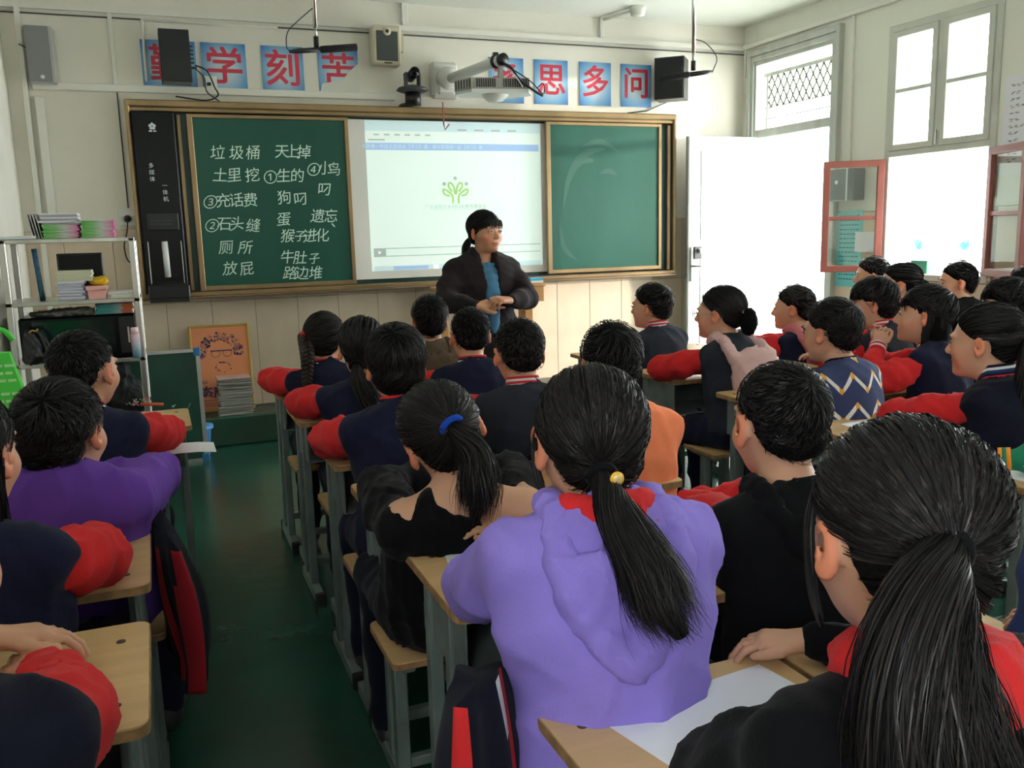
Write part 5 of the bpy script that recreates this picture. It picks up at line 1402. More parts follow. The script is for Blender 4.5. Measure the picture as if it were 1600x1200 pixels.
    if not nohead:
        head_small('f', root, Mh, hc, s, eyes=kit.get('eyes', True) and near >= 0)
        make_hair(root, hairkit['kind'], Mh, hc, s, seed + 10, near, hairkit.get('m'), hairkit.get('tie', (0, -.098, .02)),
                  None if 'tail' not in hairkit else dict(hairkit['tail'], pts=[np.array(p) - off for p in hairkit['tail']['pts']]), hairkit.get('tiecol'), hairkit.get('fringe', False))
        if 'lock' in hairkit:
            for q in hairkit['lock']: make_tail(root, np.array([hc + Mh @ np.array(p) * s for p in q]), .0045, rs, 0, hair_m, 'hair_lock', 1.2)
        if 'braid' in hairkit: make_braid(root, [hc + Mh @ np.array(hairkit['braid_from']) * s] + [np.array(p) - off for p in hairkit['braid']], .027, hair_b, hairkit.get('tiecol'))
        if 'bun' in hairkit:
            Bb = Blob(.005); bc = hc + Mh @ np.array(hairkit['bun']) * s; Bb.ell(bc, np.array((.040, .036, .058)) * s, Mh, .01); v, f_ = Bb.run(folds=(.004, 120), seed=seed)
            link('hair_bun', raw_mesh('hair_bun', v, f_, [shell_m], True), root)
            if hairkit.get('tiecol'): 
                tcn = hc + Mh @ (np.array(hairkit['bun']) * .86 + np.array((0, 0, .03))) * s
                MB().tube([tcn + Mh @ (np.array((math.cos(q), 0, math.sin(q) * .8)) * .02) for q in np.linspace(0, 6.28, 12)], .005, hairkit['tiecol'], seg=6, cap=False).build('hair_tie', root)
    # ---- top: torso garment
    g = 1.0 + kit.get('bulk', 0)
    T_ = Blob(near_h)
    nbz = nb.copy()
    for e in (-1, 1):
        T_.cap(nb + sd * e * .030 * s - np.array([0, 0, .026 * s]), SH[e] - np.array([0, 0, .006]), .036 * s * g, .050 * s * g, .03)
    T_.ell(chest + np.array([0, 0, .02]), np.array((.150 * wide, .108, .155)) * s * g, Mt, .05)
    T_.ell(lerp(chest, hip, .75), np.array((.138 * wide, .108, .15)) * s * g, Mt, .06)
    T_.ell(hip + np.array([0, 0, -.01]), np.array((.148 * wide, .118, .085)) * s * g, Mt, .05)
    T_.ell(lerp(nb, chest, .35) - fw * .03, np.array((.115, .062, .09)) * s * g, Mt, .04)
    if standing: T_.ell(hip - np.array([0, 0, .10]), np.array((.165, .125, .14)) * s * g, Mt, .05)
    ntop = nb + np.array([0, 0, .018 * s]) - (np.array([0, 0, .015]) if kit.get('low') else 0)
    T_.cap(nb - np.array([0, 0, .03]), ntop, .054 * s, .050 * s, .02)
    T_.cap(nb + np.array([0, 0, -.01 * s]) + fw * .008, nb + np.array([0, 0, .10 * s]) + (neck - nb) * .2, .047 * s, .05 * s, .004, sub=True)
    if kit.get('open'):       # coat front standing open in a long V
        for i in range(12):
            t = i / 11; p = nb + sd * (-.004) + fw * (.11 + .05 * math.sin(min(1, t * 1.5) * math.pi / 2)); p[2] = nb[2] + .01 - .46 * t
            T_.ell(p, (.044 * (1 - t) + .010, .075, .035), Mt, .01, sub=True)
    sleeve = kit.get('sleeve', kit['top'])
    one = sleeve is kit['top']
    fo = kit.get('folds', (.0055, 26))
    def sleeve_prims(Bs, e):
        k = .025; mid = lerp(SH[e], EL[e], .5); fm = lerp(EL[e], WR[e], .55)
        droop = np.array([0, 0, -.010 * s])
        Bs.cap(SH[e] - np.array([0, 0, .014]), mid + droop, (.046 if one else .038) * s * g, .055 * s * g, k); Bs.cap(mid + droop, EL[e], .056 * s * g, .050 * s * g, k)
        Bs.cap(EL[e], fm, .050 * s * g, .041 * s * g, k); Bs.cap(fm, lerp(EL[e], WR[e], .93), .041 * s * g, .030 * s, k)
    if one:
        for e in (-1, 1): sleeve_prims(T_, e)
    if kit.get('bare'):
        T_.ell(nb + sd * .085 * s - fw * .035 - np.array([0, 0, .035]), np.array((.070, .10, .052)) * s, Mt, .006, sub=True)
        T_.ell(nb - fw * .02 + np.array([0, 0, .02]), np.array((.062, .085, .050)) * s, Mt, .006, sub=True)
    V, F = T_.run(folds=fo, seed=seed + 3)
    link(kit.get('topname', 'jacket'), raw_mesh('jacket', V, F, [kit['top']], True), root)
    if not one and not kit.get('bare'):
        for e in (-1, 1):
            Bs = Blob(near_h); sleeve_prims(Bs, e); V, F = Bs.run(folds=(.0065, 38), seed=seed + 7 + e)
            link('sleeve', raw_mesh('sleeve', V, F, [sleeve], True), root)
    if kit.get('bare'):
        m = MB()
        for e in (-1, 1): m.tube(curve_pts([chest + sd * e * .07 * s + fw * .10 * s, nb + sd * e * .06 * s + np.array([0, 0, -.035]), chest + sd * e * .085 * s - fw * .085 * s + np.array([0, 0, .055])], 10), .004, kit['top'], seg=6)
        m.build('strap', root)
    cf = kit.get('cuff')
    if cf:
        for e in (-1, 1):
            d = nrm(WR[e] - EL[e]); p = lerp(EL[e], WR[e], .90); m = MB()
            for k2, cm in enumerate(cf): m.tube([p + d * .010 * k2, p + d * (.010 * k2 + .0102)], .031 * s, cm, seg=16, cap=True)
            m.build('cuff', root)
    # collar made of stacked ribbed bands
    if kit.get('collar'):
        m = MB(); ax = nrm(neck - nb + np.array([0, 0, .05])); aa = nrm(sd - ax * (sd @ ax)); bb = np.cross(ax, aa)
        hh = .0078 * s; p0 = nb + np.array([0, 0, .006 * s])
        for k2, cm in enumerate(kit['collar']):
            r1 = (.066 - .0032 * k2) * s; r2 = (.066 - .0032 * (k2 + 1)) * s
            n2 = 36; V = []; F = []
            for j in range(n2 + 1):
                q = 2 * math.pi * j / n2
                for rr_, hz in ((r1, hh * k2), (r2, hh * (k2 + 1)), (r2 - .004, hh * (k2 + 1)), (r1 - .006, hh * k2)):
                    fwd = math.sin(q)  # opens downwards at the front
                    V.append(p0 + aa * rr_ * math.cos(q) + bb * rr_ * math.sin(q) * .95 + ax * (hz - .016 * s * max(0, (bb * math.sin(q)) @ fw)))
            for j in range(n2):
                b_ = j * 4
                for i in range(4): F.append((b_ + i, b_ + 4 + i, b_ + 4 + (i + 1) % 4, b_ + (i + 1) % 4))
            m.add(V, F, cm, True)
        m.build('collar', root)
    if kit.get('hood') is not None:
        Bq = Blob(near_h * .8); pb = nb - fw * .055 * s + np.array([0, 0, -.005 * s]); hw = kit.get('hoodsize', 1.) * s
        for e in (-1, 1):
            P = [nb + sd * e * .020 * s + fw * .060 * s + np.array([0, 0, -.02 * s]), nb + sd * e * .066 * s + fw * .025 * s + np.array([0, 0, .012 * s]), nb + sd * e * .074 * s - fw * .03 * s + np.array([0, 0, .012 * s]),
                 nb + sd * e * .062 * hw / s * s - fw * .078 * hw + np.array([0, 0, -.035 * hw]), nb + sd * e * .030 * hw - fw * .100 * hw + np.array([0, 0, -.095 * hw]), nb - fw * .105 * hw + np.array([0, 0, -.125 * hw])]
            P = curve_pts(P, 12)
            Bq.path(P, np.linspace(.018, .024, 13) * s * (1 + .3 * (hw / s - 1)), .014)
        Bq.ell(nb - fw * .082 * hw + np.array([0, 0, -.070 * hw]), np.array((.072, .032, .078)) * hw, Mt @ _rx(.12), .015)
        Bq.ell(nb - fw * .070 * hw + np.array([0, 0, -.010 * hw]), np.array((.040, .030, .040)) * hw, Mt, .015, sub=True)
        V, F = Bq.run(folds=(.004, 60), seed=seed + 5)
        link('hood', raw_mesh('hood', V, F, [kit['hood']], True), root)
    if kit.get('scarf') is not None:
        Bq = Blob(near_h)
        P = [nb + aa_ for aa_ in [sd * (.064 * s * math.cos(q)) + fw * (.056 * s * math.sin(q)) + np.array([0, 0, .012 * s - .012 * math.sin(q)]) for q in np.linspace(-math.pi, math.pi, 20)]]
        Bq.path(P, np.full(20, .021 * s), .012)
        Bq.ell(nb - fw * .065 * s + np.array([0, 0, -.030 * s]), np.array((.088, .034, .058)) * s, Mt, .02)
        V, F = Bq.run(folds=(.004, 70), seed=seed + 6); link('scarf', raw_mesh('scarf', V, F, [kit['scarf']], True), root)
    # ---- legs
    if legs:
        Bl = Blob(max(near_h, .010) * 1.5)
        feet = []
        for e in (-1, 1):
            if standing:
                h0 = hip + sd * e * .075 * s; k_ = np.array([h0[0], h0[1], .42]) ; an = np.array([h0[0], h0[1], .09])
                Bl.cap(h0, k_, .092 * s, .06 * s, .04); Bl.cap(k_, an, .058 * s, .048 * s, .03)
            else:
                h0 = hip + sd * e * .07 * s + np.array([0, 0, -.02]); k_ = h0 + sd * e * .03 + fw * .32 * s; k_[2] = seat + .03
                an = k_ - fw * .03 * s; an[2] = .085
                Bl.cap(h0, k_, .078 * s, .060 * s, .04); Bl.cap(k_, an, .060 * s, .047 * s, .03)
            feet.append(an)
        Bl.ell(hip + np.array([0, 0, -.015]), np.array((.142, .11, .09)) * s, Mt, .03)
        V, F = Bl.run(folds=(.007, 30), seed=seed + 2); link('trousers', raw_mesh('trousers', V, F, [kit.get('legs', trous)], True), root)
        for an in feet:
            Bf = Blob(.011); Bf.cap(an + np.array([0, 0, -.035]) - fw * .02, an + fw * .12 * s + np.array([0, 0, -.048]), .036, .032, .02); Bf.cap(an, an + np.array([0, 0, -.04]), .036, .034, .02)
            Bf.post.append(lambda D, X_, Y_, Z_: np.maximum(D, -Z_ + .004))
            V, F = Bf.run(); fz = V[F].mean(1)[:, 2] < .022
            link('shoe', raw_mesh('shoe', V, F, [kit.get('shoes', shoe_m), shoe_w], True, fz.astype(int)), root)
    if extra: extra(root, locals())
    return root
# ------------------------------------------------------------------ the people
varsity = [navy, whitec, navy, redc]
varred = [redc, whitec, redc, whitec, redc]
J = dict(top=navy, sleeve=redc)
def tp(*p): return [np.array(q, float) for q in p]
A = 1.0
# --- aisle column, nearest first
def cuffs1(root, L): pass
person('girl nearest the camera, long black ponytail, red hood inside black fuzzy sweater', (.656, .630, 1.045), 8, 14, dict(top=blackc, hood=None, scarf=redc, collar=None, folds=(.005, 30), topname='sweater', handopt={1: dict(d=(-.75, .55, -.05), up=(0, .1, 1), side=-1, curl=.55, thumb=.35, s=.84)}),
       dict(kind='tail', lock=[[(-.068, .032, .055), (-.077, .030, .01), (-.079, .020, -.045), (-.074, .010, -.085)], [(.068, .032, .055), (.077, .030, .01), (.079, .020, -.045), (.074, .010, -.085)]], tie=(-.017, -.096, .020), tiecol=blackc, tail=dict(pts=tp((.556, .500, 1.060), (.530, .482, 1.015), (.525, .466, .96), (.535, .458, .88), (.55, .45, .79)), r=.040, flare=1.9, tier=.018)), s=1.03, near=3, seed=101, pitch=-4,
       elbow={-1: (.53, .745, .748), 1: (.99, .80, .752)}, hand={-1: (.80, .765, .745), 1: (.865, 1.00, .730)}, legs=True)
person('girl in lilac hooded sweatshirt with black ponytail and yellow hair charm', (.575, 1.140, 1.040), 10, 12, dict(top=lilac, hood=lilac, scarf=redc, up=.018, hoodsize=1.30, bulk=.10, folds=(.007, 22), topname='sweatshirt'),
       dict(kind='tail', lock=[[(-.068, .034, .045), (-.077, .032, .0), (-.077, .022, -.04), (-.070, .010, -.075)]], tie=(-.013, -.100, -.023), tiecol=blackc, tail=dict(pts=tp((.530, .985, .990), (.538, .925, .94), (.546, .895, .895), (.570, .885, .850)), tier=.017, r=.030, flare=1.7)), near=3, seed=102, pitch=-4,
       elbow={-1: (.465, 1.36, .750), 1: (.715, 1.41, .75)}, hand={-1: (.60, 1.52, .74), 1: (.62, 1.56, .76)}, wide=1.0)
person('girl in black off-shoulder top, tilted head with blue hair tie', (.545, 1.775, .922), 6, 6, dict(top=blackc, low=True, bare=True, folds=(.006, 36), topname='off_shoulder_top', legs=navy2),
       dict(kind='tail', tie=(.006, -.100, .035), tiecol=cloth('blue_tie', (.01, .06, .45)), tail=dict(pts=tp((.555, 1.61, .925), (.552, 1.585, .86), (.545, 1.59, .79)), r=.032, flare=1.5)), near=2, seed=103, roll=-22, pitch=-6, s=1.07, lean=-.08,
       elbow={-1: (.455, 2.00, .757), 1: (.78, 1.98, .757)}, hand={-1: (.62, 2.10, .74), 1: (.64, 2.08, .76)}, shoulder_drop=.0)
person('boy with round black hair in navy jacket with red sleeves by the aisle', (.600, 2.385, .990), 4, 6, dict(J, collar=varsity), dict(kind='bowl'), near=2, seed=104, pitch=-3, elbow={-1: (.435, 2.60, .755), 1: (.80, 2.60, .755)})
person('girl with low black ponytail in navy jacket with red sleeves, behind the braid', (.650, 3.055, .960), 6, 8, dict(J, collar=None), dict(kind='tail', tie=(-.030, -.098, -.040), tiecol=blackc, tail=dict(pts=tp((.602, 2.905, .881), (.625, 2.885, .819), (.634, 2.884, .75)), r=.028, flare=1.8)), near=1, seed=105, elbow={-1: (.45, 3.25, .755)})
person('girl with long thick braid in navy jacket with red sleeves', (.627, 3.660, .932), 6, 22, dict(J, collar=varsity), dict(kind='tail', tie=(-.062, -.060, .020), tiecol=redc, braid_from=(-.066, -.058, .020), braid=tp((.533, 3.545, .876), (.523, 3.525, .775), (.523, 3.515, .68))), near=1, seed=106, elbow={-1: (.42, 3.86, .755)}, wide=.95)
# --- second column
person('boy with cropped hair and large ear in black hoodie beside red sleeve', (1.070, 1.330, .978), 4, 10, dict(top=blackc, sleeve=redc, collar=None, hood=blackc, topname='hoodie', folds=(.005, 26)), dict(kind='crop'), near=2, seed=201, pitch=-2, elbow={-1: (1.00, 1.50, .757), 1: (1.24, 1.52, .755)}, s=1.06)
person('boy in coral orange sweater, head behind the lilac girl', (1.128, 2.106, .985), 8, 12, dict(top=orangec, topname='sweater', bulk=.04), dict(kind='short'), near=1, seed=202, pitch=-14, elbow={-1: (1.03, 2.30, .755), 1: (1.245, 2.14, .757)})
person('boy with red and white striped collar and dark jacket', (1.050, 2.575, .970), 6, 8, dict(top=grey_navy, sleeve=redc, collar=varred), dict(kind='crop'), near=2, seed=203, elbow={-1: (.93, 2.76, .755)})
person('boy in navy jacket with white and red collar bands before the teacher', (1.137, 3.300, .949), 6, 8, dict(J, collar=varsity), dict(kind='crop'), near=1, seed=204)
person('boy in brown hooded jacket, first row before the teacher', (1.135, 3.846, .963), 8, 10, dict(top=brownc, hood=brownc, hoodsize=1.35, topname='hoodie'), dict(kind='short'), near=1, seed=205)
# --- right block
person('boy in navy sweater with white and yellow zigzag pattern', (2.185, 2.450, .975), -12, -16, dict(top=zig, collar=[navy2, navy2, navy2], folds=(.003, 26), topname='sweater'), dict(kind='short'), near=2, seed=301, pitch=-3, s=1.0, elbow={-1: (2.02, 2.62, .755)})
def glasses(root, L):
    Mh, hc, s = L['Mh'], L['hc'], L['s']; m = MB()
    X = lambda p: hc + Mh @ (np.array(p) * s)
    for e in (-1, 1):
        m.tube([X((e * .033 + .021 * math.cos(q), .106 - .1 * abs(e * .033 + .021 * math.cos(q)), .002 + .017 * math.sin(q))) for q in np.linspace(0, 6.283, 16)], .0016, steel_m, seg=5, cap=False)
        m.tube([X((e * .053, .100, .004)), X((e * .080, .01, .008))], .0014, steel_m, seg=5)
    m.tube([X((-.012, .104, .004)), X((.012, .104, .004))], .0014, steel_m, seg=5)
    m.build('glasses', root)
person('girl with glasses, low hair bun and pale pink hood over dark jacket', (2.180, 3.108, .992), -14, -38, dict(top=grey_navy, sleeve=redc, hood=pinkc, hoodsize=1.7), dict(kind='tail', tie=(-.010, -.096, -.020), bun=(-.015, -.125, -.030), tiecol=pinkc), near=2, seed=302, elbow={-1: (1.99, 3.26, .755)}, extra=glasses)
person('boy looking left, red and white collar, alone before the door', (2.278, 3.828, .965), -10, -36, dict(top=grey_navy, sleeve=redc, collar=varred), dict(kind='short'), near=1, seed=303)
person('pupil with rose hood in red-sleeved jacket before the bright doorway', (2.934, 3.563, .940), -15, -42, dict(J, hood=rosec, hoodsize=1.6), dict(kind='short', m=hair_b), near=1, seed=304)
person('boy with bowl haircut looking left, red collar on grey jacket', (2.925, 3.031, .997), -20, -48, dict(top=grey_navy, sleeve=redc, collar=varred), dict(kind='bowl'), near=1, seed=305, pitch=-8)
def pin(root, L):
    Mh, hc, s = L['Mh'], L['hc'], L['s']; m = MB()
    for k in range(5): m.lathe([(0, -.007), (.008, 0), (0, .007)], pinkc, tuple(hc + Mh @ (np.array((-.02 + .01 * k, -.100, .045 + .006 * (k % 2))) * s)), seg=8)
    m.build('hair_clip', root)
person('girl resting chin on hand, long straight hair with pink clip', (2.693, 2.523, 1.000), -20, -42, dict(J, cuff=[redc, whitec, redc, whitec, redc], collar=varred, handopt={-1: dict(d=(.25, .05, 1), up=(-.8, -.4, .2), curl=1.1, side=1, s=.8), 1: dict(d=(-.5, .0, 1), up=(-.6, .6, .0), curl=1.2, s=.8)}), dict(kind='long', fringe=True), near=1, seed=306, pitch=3,
       elbow={-1: (2.40, 2.50, .755), 1: (2.75, 2.82, .755)}, hand={-1: (2.545, 2.60, .875), 1: (2.60, 2.66, .870)}, extra=pin)
person('girl in profile with long side ponytail and navy collar with pale and red bands', (2.249, 1.880, .995), -12, -26, dict(top=navy2, sleeve=redc, collar=[navy, redc, navy, bluecloth, whitec, navy]), dict(kind='tail', tie=(.035, -.088, .042), tiecol=mat('glass_bead', (.3, .6, .6), .1), tail=dict(pts=tp((2.262, 1.752, .962), (2.245, 1.745, .80), (2.235, 1.749, .66)), r=.027, flare=1.3)), near=2, seed=307, pitch=-2,
       elbow={-1: (2.10, 2.06, .755), 1: (2.45, 2.06, .755)})
person('boy with sunlit hair in front of the red casement', (3.986, 4.145, 1.034), -20, -52, dict(J, collar=varred), dict(kind='short', m=hair_b), near=0, seed=308)
person('small far girl with tied hair left of the boy in black', (3.432, 3.384, 1.043), -20, -48, dict(J, collar=varred), dict(kind='tail', tie=(0, -.098, .03), tail=dict(pts=tp((3.49, 3.27, 1.04), (3.52, 3.25, .96)), r=.02)), near=0, seed=309, s=.95)
person('boy in black clothes in front of the window sill', (4.120, 3.651, 1.011), -20, -54, dict(top=blackc, collar=[blackc, blackc, blackc]), dict(kind='short'), near=0, seed=310)
person('pupil with shiny dark hair behind the ponytail girl at the right edge', (3.289, 2.667, .993), -20, -40, dict(top=rosec, sleeve=rosec), dict(kind='bowl'), near=1, seed=311)
person('far pupil whose dark hair touches the right picture edge', (3.950, 3.084, 1.010), -20, -42, dict(J), dict(kind='short'), near=0, seed=312)
person('pupil at the right edge with green cuff spotted orange', (2.30, 1.32, 1.00), -10, -20, dict(top=greenc, cuff=[orange2, greenc, orange2], topname='sweater', handopt={-1: dict(curl=.4, s=.85)}), dict(kind='short'), near=1, seed=313, elbow={-1: (2.12, 1.46, .755)}, hand={-1: (2.005, 1.60, .735)})
person('neighbour of the nearest girl in blue sleeve at the right edge', (1.30, .62, 1.02), 0, 10, dict(top=bluecloth, topname='sweater'), dict(kind='short'), near=1, seed=314, elbow={-1: (1.12, .80, .755)}, hand={-1: (1.16, .84, .93)})
# --- left column
person('boy with short cropped hair in navy jacket by the steel shelf', (-.211, 2.755, .992), 8, 32, dict(J, collar=varsity), dict(kind='crop'), near=2, seed=401, s=1.04, elbow={1: (-.01, 2.93, .755), -1: (-.42, 2.93, .755)})
person('boy in purple sweatshirt with spiky black hair', (-.222, 2.15, .935), 8, 26, dict(top=purple, topname='sweatshirt', up=.026, bulk=.14, folds=(.008, 22)), dict(kind='short'), near=3, seed=402, s=1.05, lean=-.07, elbow={1: (-.045, 2.40, .752), -1: (-.42, 2.40, .755)})
person('girl at the left picture edge in navy jacket with red sleeve', (-.335, 1.69, 1.0), 8, 24, dict(J, collar=varsity), dict(kind='bob'), near=2, seed=403, s=1.07, lean=-.05, elbow={1: (-.145, 1.78, .765), -1: (-.53, 1.84, .755)}, hand={1: (-.17, 1.97, .745), -1: (-.3, 1.98, .74)})
person('nearest pupil of the left column, only sleeve and hand in view', (-.255, .95, 1.05), 8, 20, dict(top=navy2, sleeve=redc, up=.012, handopt={-1: dict(d=(.8, .18, -.12), up=(0, .1, 1), curl=.45, s=.9)}), dict(kind='short'), near=2, seed=404, s=1.06, elbow={1: (-.155, 1.19, .765), -1: (-.50, 1.20, .755)}, hand={1: (-.20, 1.36, .745), -1: (-.275, 1.43, .778)})

# hair charm of the lilac girl
tag(MB().lathe([(0, -.0015), (.010, -.0015), (.010, .0015), (0, .0015)], mat('charm_yellow', (.85, .45, .03), .35), (.543, 1.000, 1.025), axis='y', seg=18).lathe([(0, -.0025), (.007, -.0025), (.007, -.001), (0, -.001)], mat('charm_pale', (.85, .62, .25), .35), (.543, 1.000, 1.025), axis='y', seg=14).build('hair_charm'), 'round yellow charm hanging at the lilac girl\'s ponytail', 'charm')

# --- teacher
def teacher_extra(root, L):
    nb, fw, sd, chest, hip, s = L['nb'], L['fw'], L['sd'], L['chest'], L['hip'], L['s']
    # open front showing the teal sweater: a tapering strip of blue laid over the chest
    B = Blob(.006)
    for i in range(9):
        t = i / 8; z = nb[2] - .015 - .34 * t; w_ = .034 * (1 - t) + .010
        yf = .075 + .062 * math.sin(min(1, t * 1.6) * math.pi / 2)
        p = nb - sd * .004 + fw * (yf + .004); p[2] = z - .035; q_ = nb - sd * .004 + fw * (.079 + .062 * math.sin(min(1, (t + .125) * 1.6) * math.pi / 2)); q_[2] = z - .035 - .04
        for e in (-1, 1): B.cap(p + sd * e * w_, q_ + sd * e * w_ * .9, .016, .016, .03)
        B.cap(p, q_, .022, .022, .03)
    V, F = B.run(); link('sweater', raw_mesh('sweater', V, F, [teal_b], True), root)
    B = Blob(.006)
    for e in (-1, 1):      # lapels and stand collar
        P = [nb + sd * e * .02 - fw * .055 + np.array([0, 0, .035]), nb + sd * e * .060 - fw * .01 + np.array([0, 0, .040]), nb + sd * e * .066 + fw * .045 + np.array([0, 0, .015]), nb + sd * e * .062 + fw * .085 + np.array([0, 0, -.05]), nb + sd * (e * .052 + .012) + fw * .115 + np.array([0, 0, -.13]), nb + sd * (e * .035 + .015) + fw * .135 + np.array([0, 0, -.25]), nb + sd * (e * .03 + .018) + fw * .14 + np.array([0, 0, -.42])]
        P = curve_pts(P, 16); B.path(P, np.concatenate([np.full(9, .020), np.linspace(.018, .010, 8)]), .012)
    V, F = B.run(folds=(.002, 60)); link('lapel', raw_mesh('lapel', V, F, [coat_m], True), root)
    for z in (-.19, -.30, -.41):
        p = nb + sd * -.055 * 1.0 + fw * .150; p[2] = nb[2] + z
        p = nb - sd * .05 + fw * (.150 if z < -.2 else .142); p[2] = nb[2] + z
        m = MB(); c = p; ax = fw; a1 = sd; a2 = np.array([0, 0, 1.])
        m.tube([c - ax * .02, c + ax * .006], .013, mat('button', (.03, .028, .028), .3), seg=16); m.build('button', root)
person('woman teacher with black fringe in dark coat over blue sweater', (1.860, 5.06, 1.352), 178, 160, dict(top=coat_m, topname='coat', open=True, up=-.014, bulk=.16, folds=(.004, 20), legs=blackc, handopt={1: dict(d=(.80, .10, .06), up=(.0, -.6, .75), point=True, curl=1.05, s=1.0, side=1, spread=.06), -1: dict(d=(-.8, -.25, .10), up=(.2, -.3, .9), curl=1.0, s=1.0, side=1)}),
       dict(kind='tail', fringe=True, tie=(.0, -.098, -.010), tail=dict(pts=tp((1.79, 5.20, 1.28), (1.78, 5.22, 1.20)), r=.024)), s=1.15, pitch=2, roll=0, near=3, seed=501, arms='fold', standing=True, lean=-.01, shoulder_drop=.012, wide=1.22,
       elbow={1: (1.575, 5.00, .955), -1: (2.085, 4.96, .955)}, hand={1: (1.700, 4.800, .935), -1: (1.905, 4.785, .960)}, group=None, skin_tint=(.95, .88, .82), extra=teacher_extra)

# ------------------------------------------------------------------ stools beneath the pupils
for x, y, lab in ((.62, .58, 'under the nearest girl'), (.60, 1.14, 'under the lilac girl'), (.57, 1.86, 'under the girl in the off-shoulder top'), (.60, 2.34, 'under the round-haired boy'), (.64, 3.0, 'under the low ponytail girl'), (.62, 3.62, 'under the girl with the braid'),
                  (1.08, 1.28, 'under the boy in black hoodie'), (1.13, 2.04, 'under the boy in coral sweater'), (1.06, 2.52, 'under the boy with red collar'), (1.14, 3.24, 'under the boy with white collar band'), (1.14, 3.78, 'under the boy in brown hood'),
                  (2.19, 2.38, 'under the zigzag sweater boy'), (2.20, 3.04, 'under the girl with the bun'), (2.28, 3.76, 'under the boy looking left'), (2.94, 3.5, 'under the pupil with rose hood'), (2.93, 2.96, 'under the bowl haircut boy'),
                  (2.70, 2.46, 'under the girl resting her chin'), (2.25, 1.82, 'under the side ponytail girl'), (-.21, 2.68, 'under the boy by the shelf'), (-.22, 2.24, 'under the purple sweatshirt'), (-.33, 1.74, 'under the girl at the left edge'), (-.26, .90, 'under the nearest left pupil'),
                  (3.99, 4.08, 'under the sunlit boy'), (3.43, 3.32, 'under the small far girl'), (4.12, 3.58, 'under the boy in black'), (3.29, 2.6, 'under the shiny-haired pupil'), (3.95, 3.02, 'under the far right pupil'), (2.3, 1.26, 'under the green cuffed pupil'), (1.3, .56, 'under the blue sleeved pupil')):
    stool(x, y, 'grey steel stool with wooden seat ' + lab)

# ------------------------------------------------------------------ jackets hung down, bags
def hung_jacket(name, lab, P0, P1, drop, thick, seed, cols, out=(0, 0)):
    """a folded jacket draped from line P0-P1 downwards: a body of cloth with coloured stripes along it"""
    P0, P1 = np.array(P0, float), np.array(P1, float)
    t = thing(name, lab, 'jacket', tuple((P0 + P1) / 2 - np.array([0, 0, drop])))
    rs = np.random.RandomState(seed); nu, nv = 40, 30
    d = P1 - P0; nn = nrm(np.cross(d, (0, 0, 1)))
    for sgn in (0,):
        V = np.zeros((nv, nu, 3))
        for j in range(nv):
            v = j / (nv - 1)
            for i in range(nu):
                u_ = i / nu * 2 * math.pi
                along = .5 + .5 * math.cos(u_) * (1 - .15 * v); side = math.sin(u_)
                p = P0 + d * along + nn * side * thick * (.6 + .5 * math.sin(math.pi * min(v * 1.2, 1)))
                p = p + nn * .012 * math.sin(along * 19 + seed + 2 * v) * (.3 + v)
                p[2] -= drop * (v + .03 * math.sin(along * 8 + seed)); p[:2] += np.array(out) * math.sin(v * 2.2)
                V[j, i] = p
        F = [[j * nu + i, j * nu + (i + 1) % nu, (j + 1) * nu + (i + 1) % nu, (j + 1) * nu + i] for j in range(nv - 1) for i in range(nu)]
        M_ = [cols[int((j % nu) * 0 + (i / nu) * len(cols)) % len(cols)][0] if False else 0 for j in range(nv - 1) for i in range(nu)]
        mats_ = [navy2]; idx = {}
        out_i = []
        for j in range(nv - 1):
            for i in range(nu):
                al = .5 + .5 * math.cos((i + .5) / nu * 2 * math.pi)
                m_ = navy2
                for a, b, c in cols:
                    if a <= al + .06 * math.sin(j / nv * 2) < b: m_ = c
                if m_ not in mats_: mats_.append(m_)
                out_i.append(mats_.index(m_))
        V2 = V.reshape(-1, 3) - np.array(t.location)
        k = len(V2); V2 = np.vstack([V2, V2[:nu].mean(0), V2[-nu:].mean(0)])
        F3 = [[(i + 1) % nu, i, k] for i in range(nu)] + [[(nv - 1) * nu + i, (nv - 1) * nu + (i + 1) % nu, k + 1] for i in range(nu)]
        link('jacket_body', raw_mesh('jacket_body', V2, [np.array(F), np.array(F3)], mats_, True, out_i + [0] * len(F3)), t)
    return t
hung_jacket('hanging_jacket', 'navy jacket with red and white stripes hanging beside the purple sweatshirt', (-.06, 2.22, .72), (-.005, 1.90, .70), .34, .035, 3, [(.62, .68, redc), (.42, .46, whitec), (.95, 1.1, redd)], out=(.03, 0))
hung_jacket('hanging_jacket', 'navy jacket with red and white stripes tied under the lilac girl', (.30, .97, .78), (.43, 1.17, .72), .44, .05, 7, [(.0, .03, redc), (.34, .40, whitec), (.52, .57, redc)], out=(-.02, -.03))
hung_jacket('hanging_jacket', 'blue jacket with grey and red band bunched before the off-shoulder girl', (.46, 1.80, .62), (.50, 1.98, .62), .22, .045, 9, [(.3, .38, redc), (.42, .52, cloth('grey_band', (.2, .2, .22)))], out=(-.01, 0))
bl = Blob(.010); bl.ell((2.0, 3.0, .12), (.10, .12, .11)).ell((1.98, 2.9, .20), (.08, .07, .08)); V, F = bl.run(folds=(.01, 40), seed=4)
t = thing('school_bag', 'black school bag with white patches on the floor of right block', 'bag', (2.0, 3.0, 0)); o = link('bag_body', raw_mesh('bag_body', V, F, [MATS['black_fabric']], True)); rel(o, t)
m = MB()
for k in range(2): m.box((1.90 + k * .05, 2.80, .14 + .05 * k), (1.935 + k * .05, 2.815, .17 + .05 * k), whitec)
R_(m, 'patch', t)

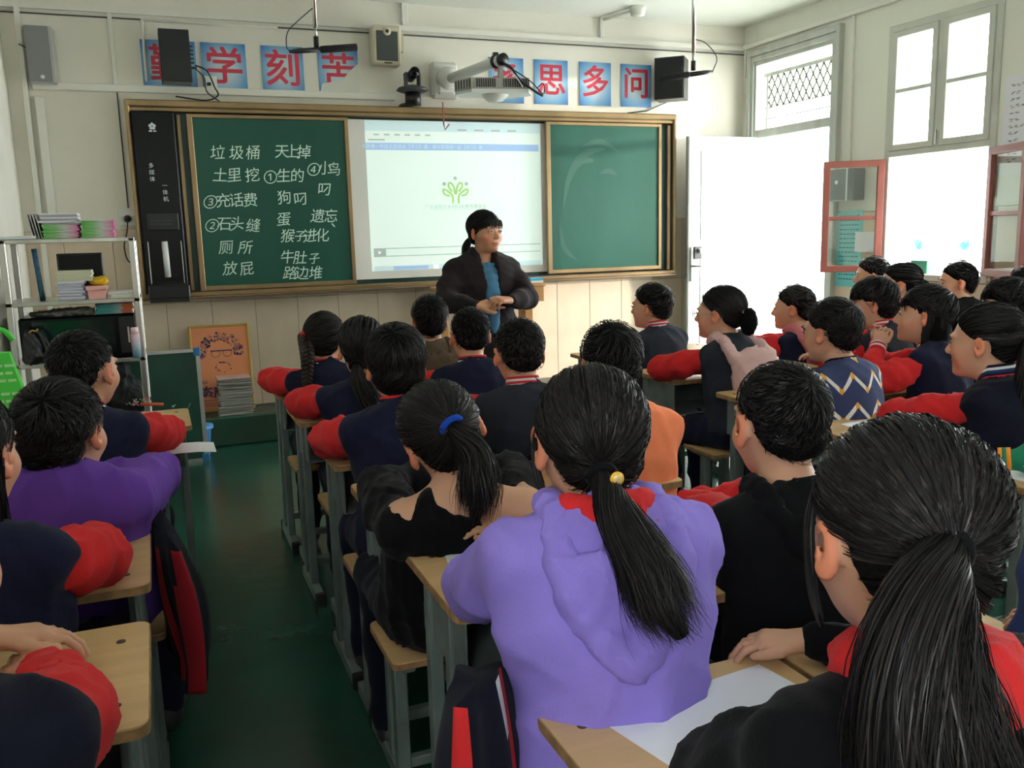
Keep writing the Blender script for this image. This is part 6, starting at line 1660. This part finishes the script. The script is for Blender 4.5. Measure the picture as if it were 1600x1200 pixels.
# ------------------------------------------------------------------ green bag, jar and bottle on the left
t = thing('green_bag', 'bright green gift bag with white lettering at the left edge', 'bag', (-.56, 3.55, .70))
grn = mat('bag_green', (.06, .62, .05), .45, bump=.2, bscale=20); lgt = mat('bag_text', (.45, .85, .40), .5)
Pb = [(-.70, 3.48), (-.44, 3.48), (-.44, 3.58), (-.70, 3.58)]; Pt = [(-.69, 3.51), (-.50, 3.51), (-.50, 3.55), (-.69, 3.55)]
V = [(x, y, .702) for x, y in Pb] + [(x, y, .98) for x, y in Pt]
R_(MB().add(V, [(3, 2, 1, 0), (0, 1, 5, 4), (1, 2, 6, 5), (2, 3, 7, 6), (3, 0, 4, 7), (4, 5, 6, 7)], grn), 'bag_body', t)
R_(MB().tube(curve_pts([(-.66, 3.53, .97), (-.63, 3.53, 1.07), (-.52, 3.53, 1.06), (-.485, 3.53, 1.02)], 14), .010, grn, seg=8), 'bag_handle', t)
m = MB(); rr = random.Random(9)
for k in range(7):
    x = -.68
    while x < -.50:
        l = rr.uniform(.012, .035); z = .93 - k * .026 - (.02 if k > 2 else 0); yq = 3.4795 + (z - .702) / .278 * .03 
        m.quad((x, yq - .001, z), (x + l, yq - .001, z), (x + l, yq - .001, z + .010), (x, yq - .001, z + .010), lgt); x += l + .006
R_(m, 'lettering', t)
t = thing('glass_jar', 'clear jar with silver lid between green bag and shelf', 'jar', (-.47, 3.62, .70))
R_(MB().lathe([(0, .0), (.028, .0), (.030, .01), (.030, .10), (.022, .115), (0, .116)], glass, (-.47, 3.62, .702), seg=18), 'body', t); R_(MB().lathe([(0, .114), (.026, .114), (.026, .135), (0, .136)], steel_m, (-.47, 3.62, .702), seg=18), 'lid', t)
t = thing('vacuum_flask', 'black flask on the desk at the left picture edge', 'flask', (-.372, 2.98, .70))
R_(MB().lathe([(0, 0), (.033, 0), (.033, .17), (0, .171)], black_m, (-.372, 2.98, .7015), seg=20), 'body', t); R_(MB().lathe([(0, .171), (.030, .171), (.028, .20), (0, .202)], dark_m, (-.372, 2.98, .7015), seg=20), 'lid', t)
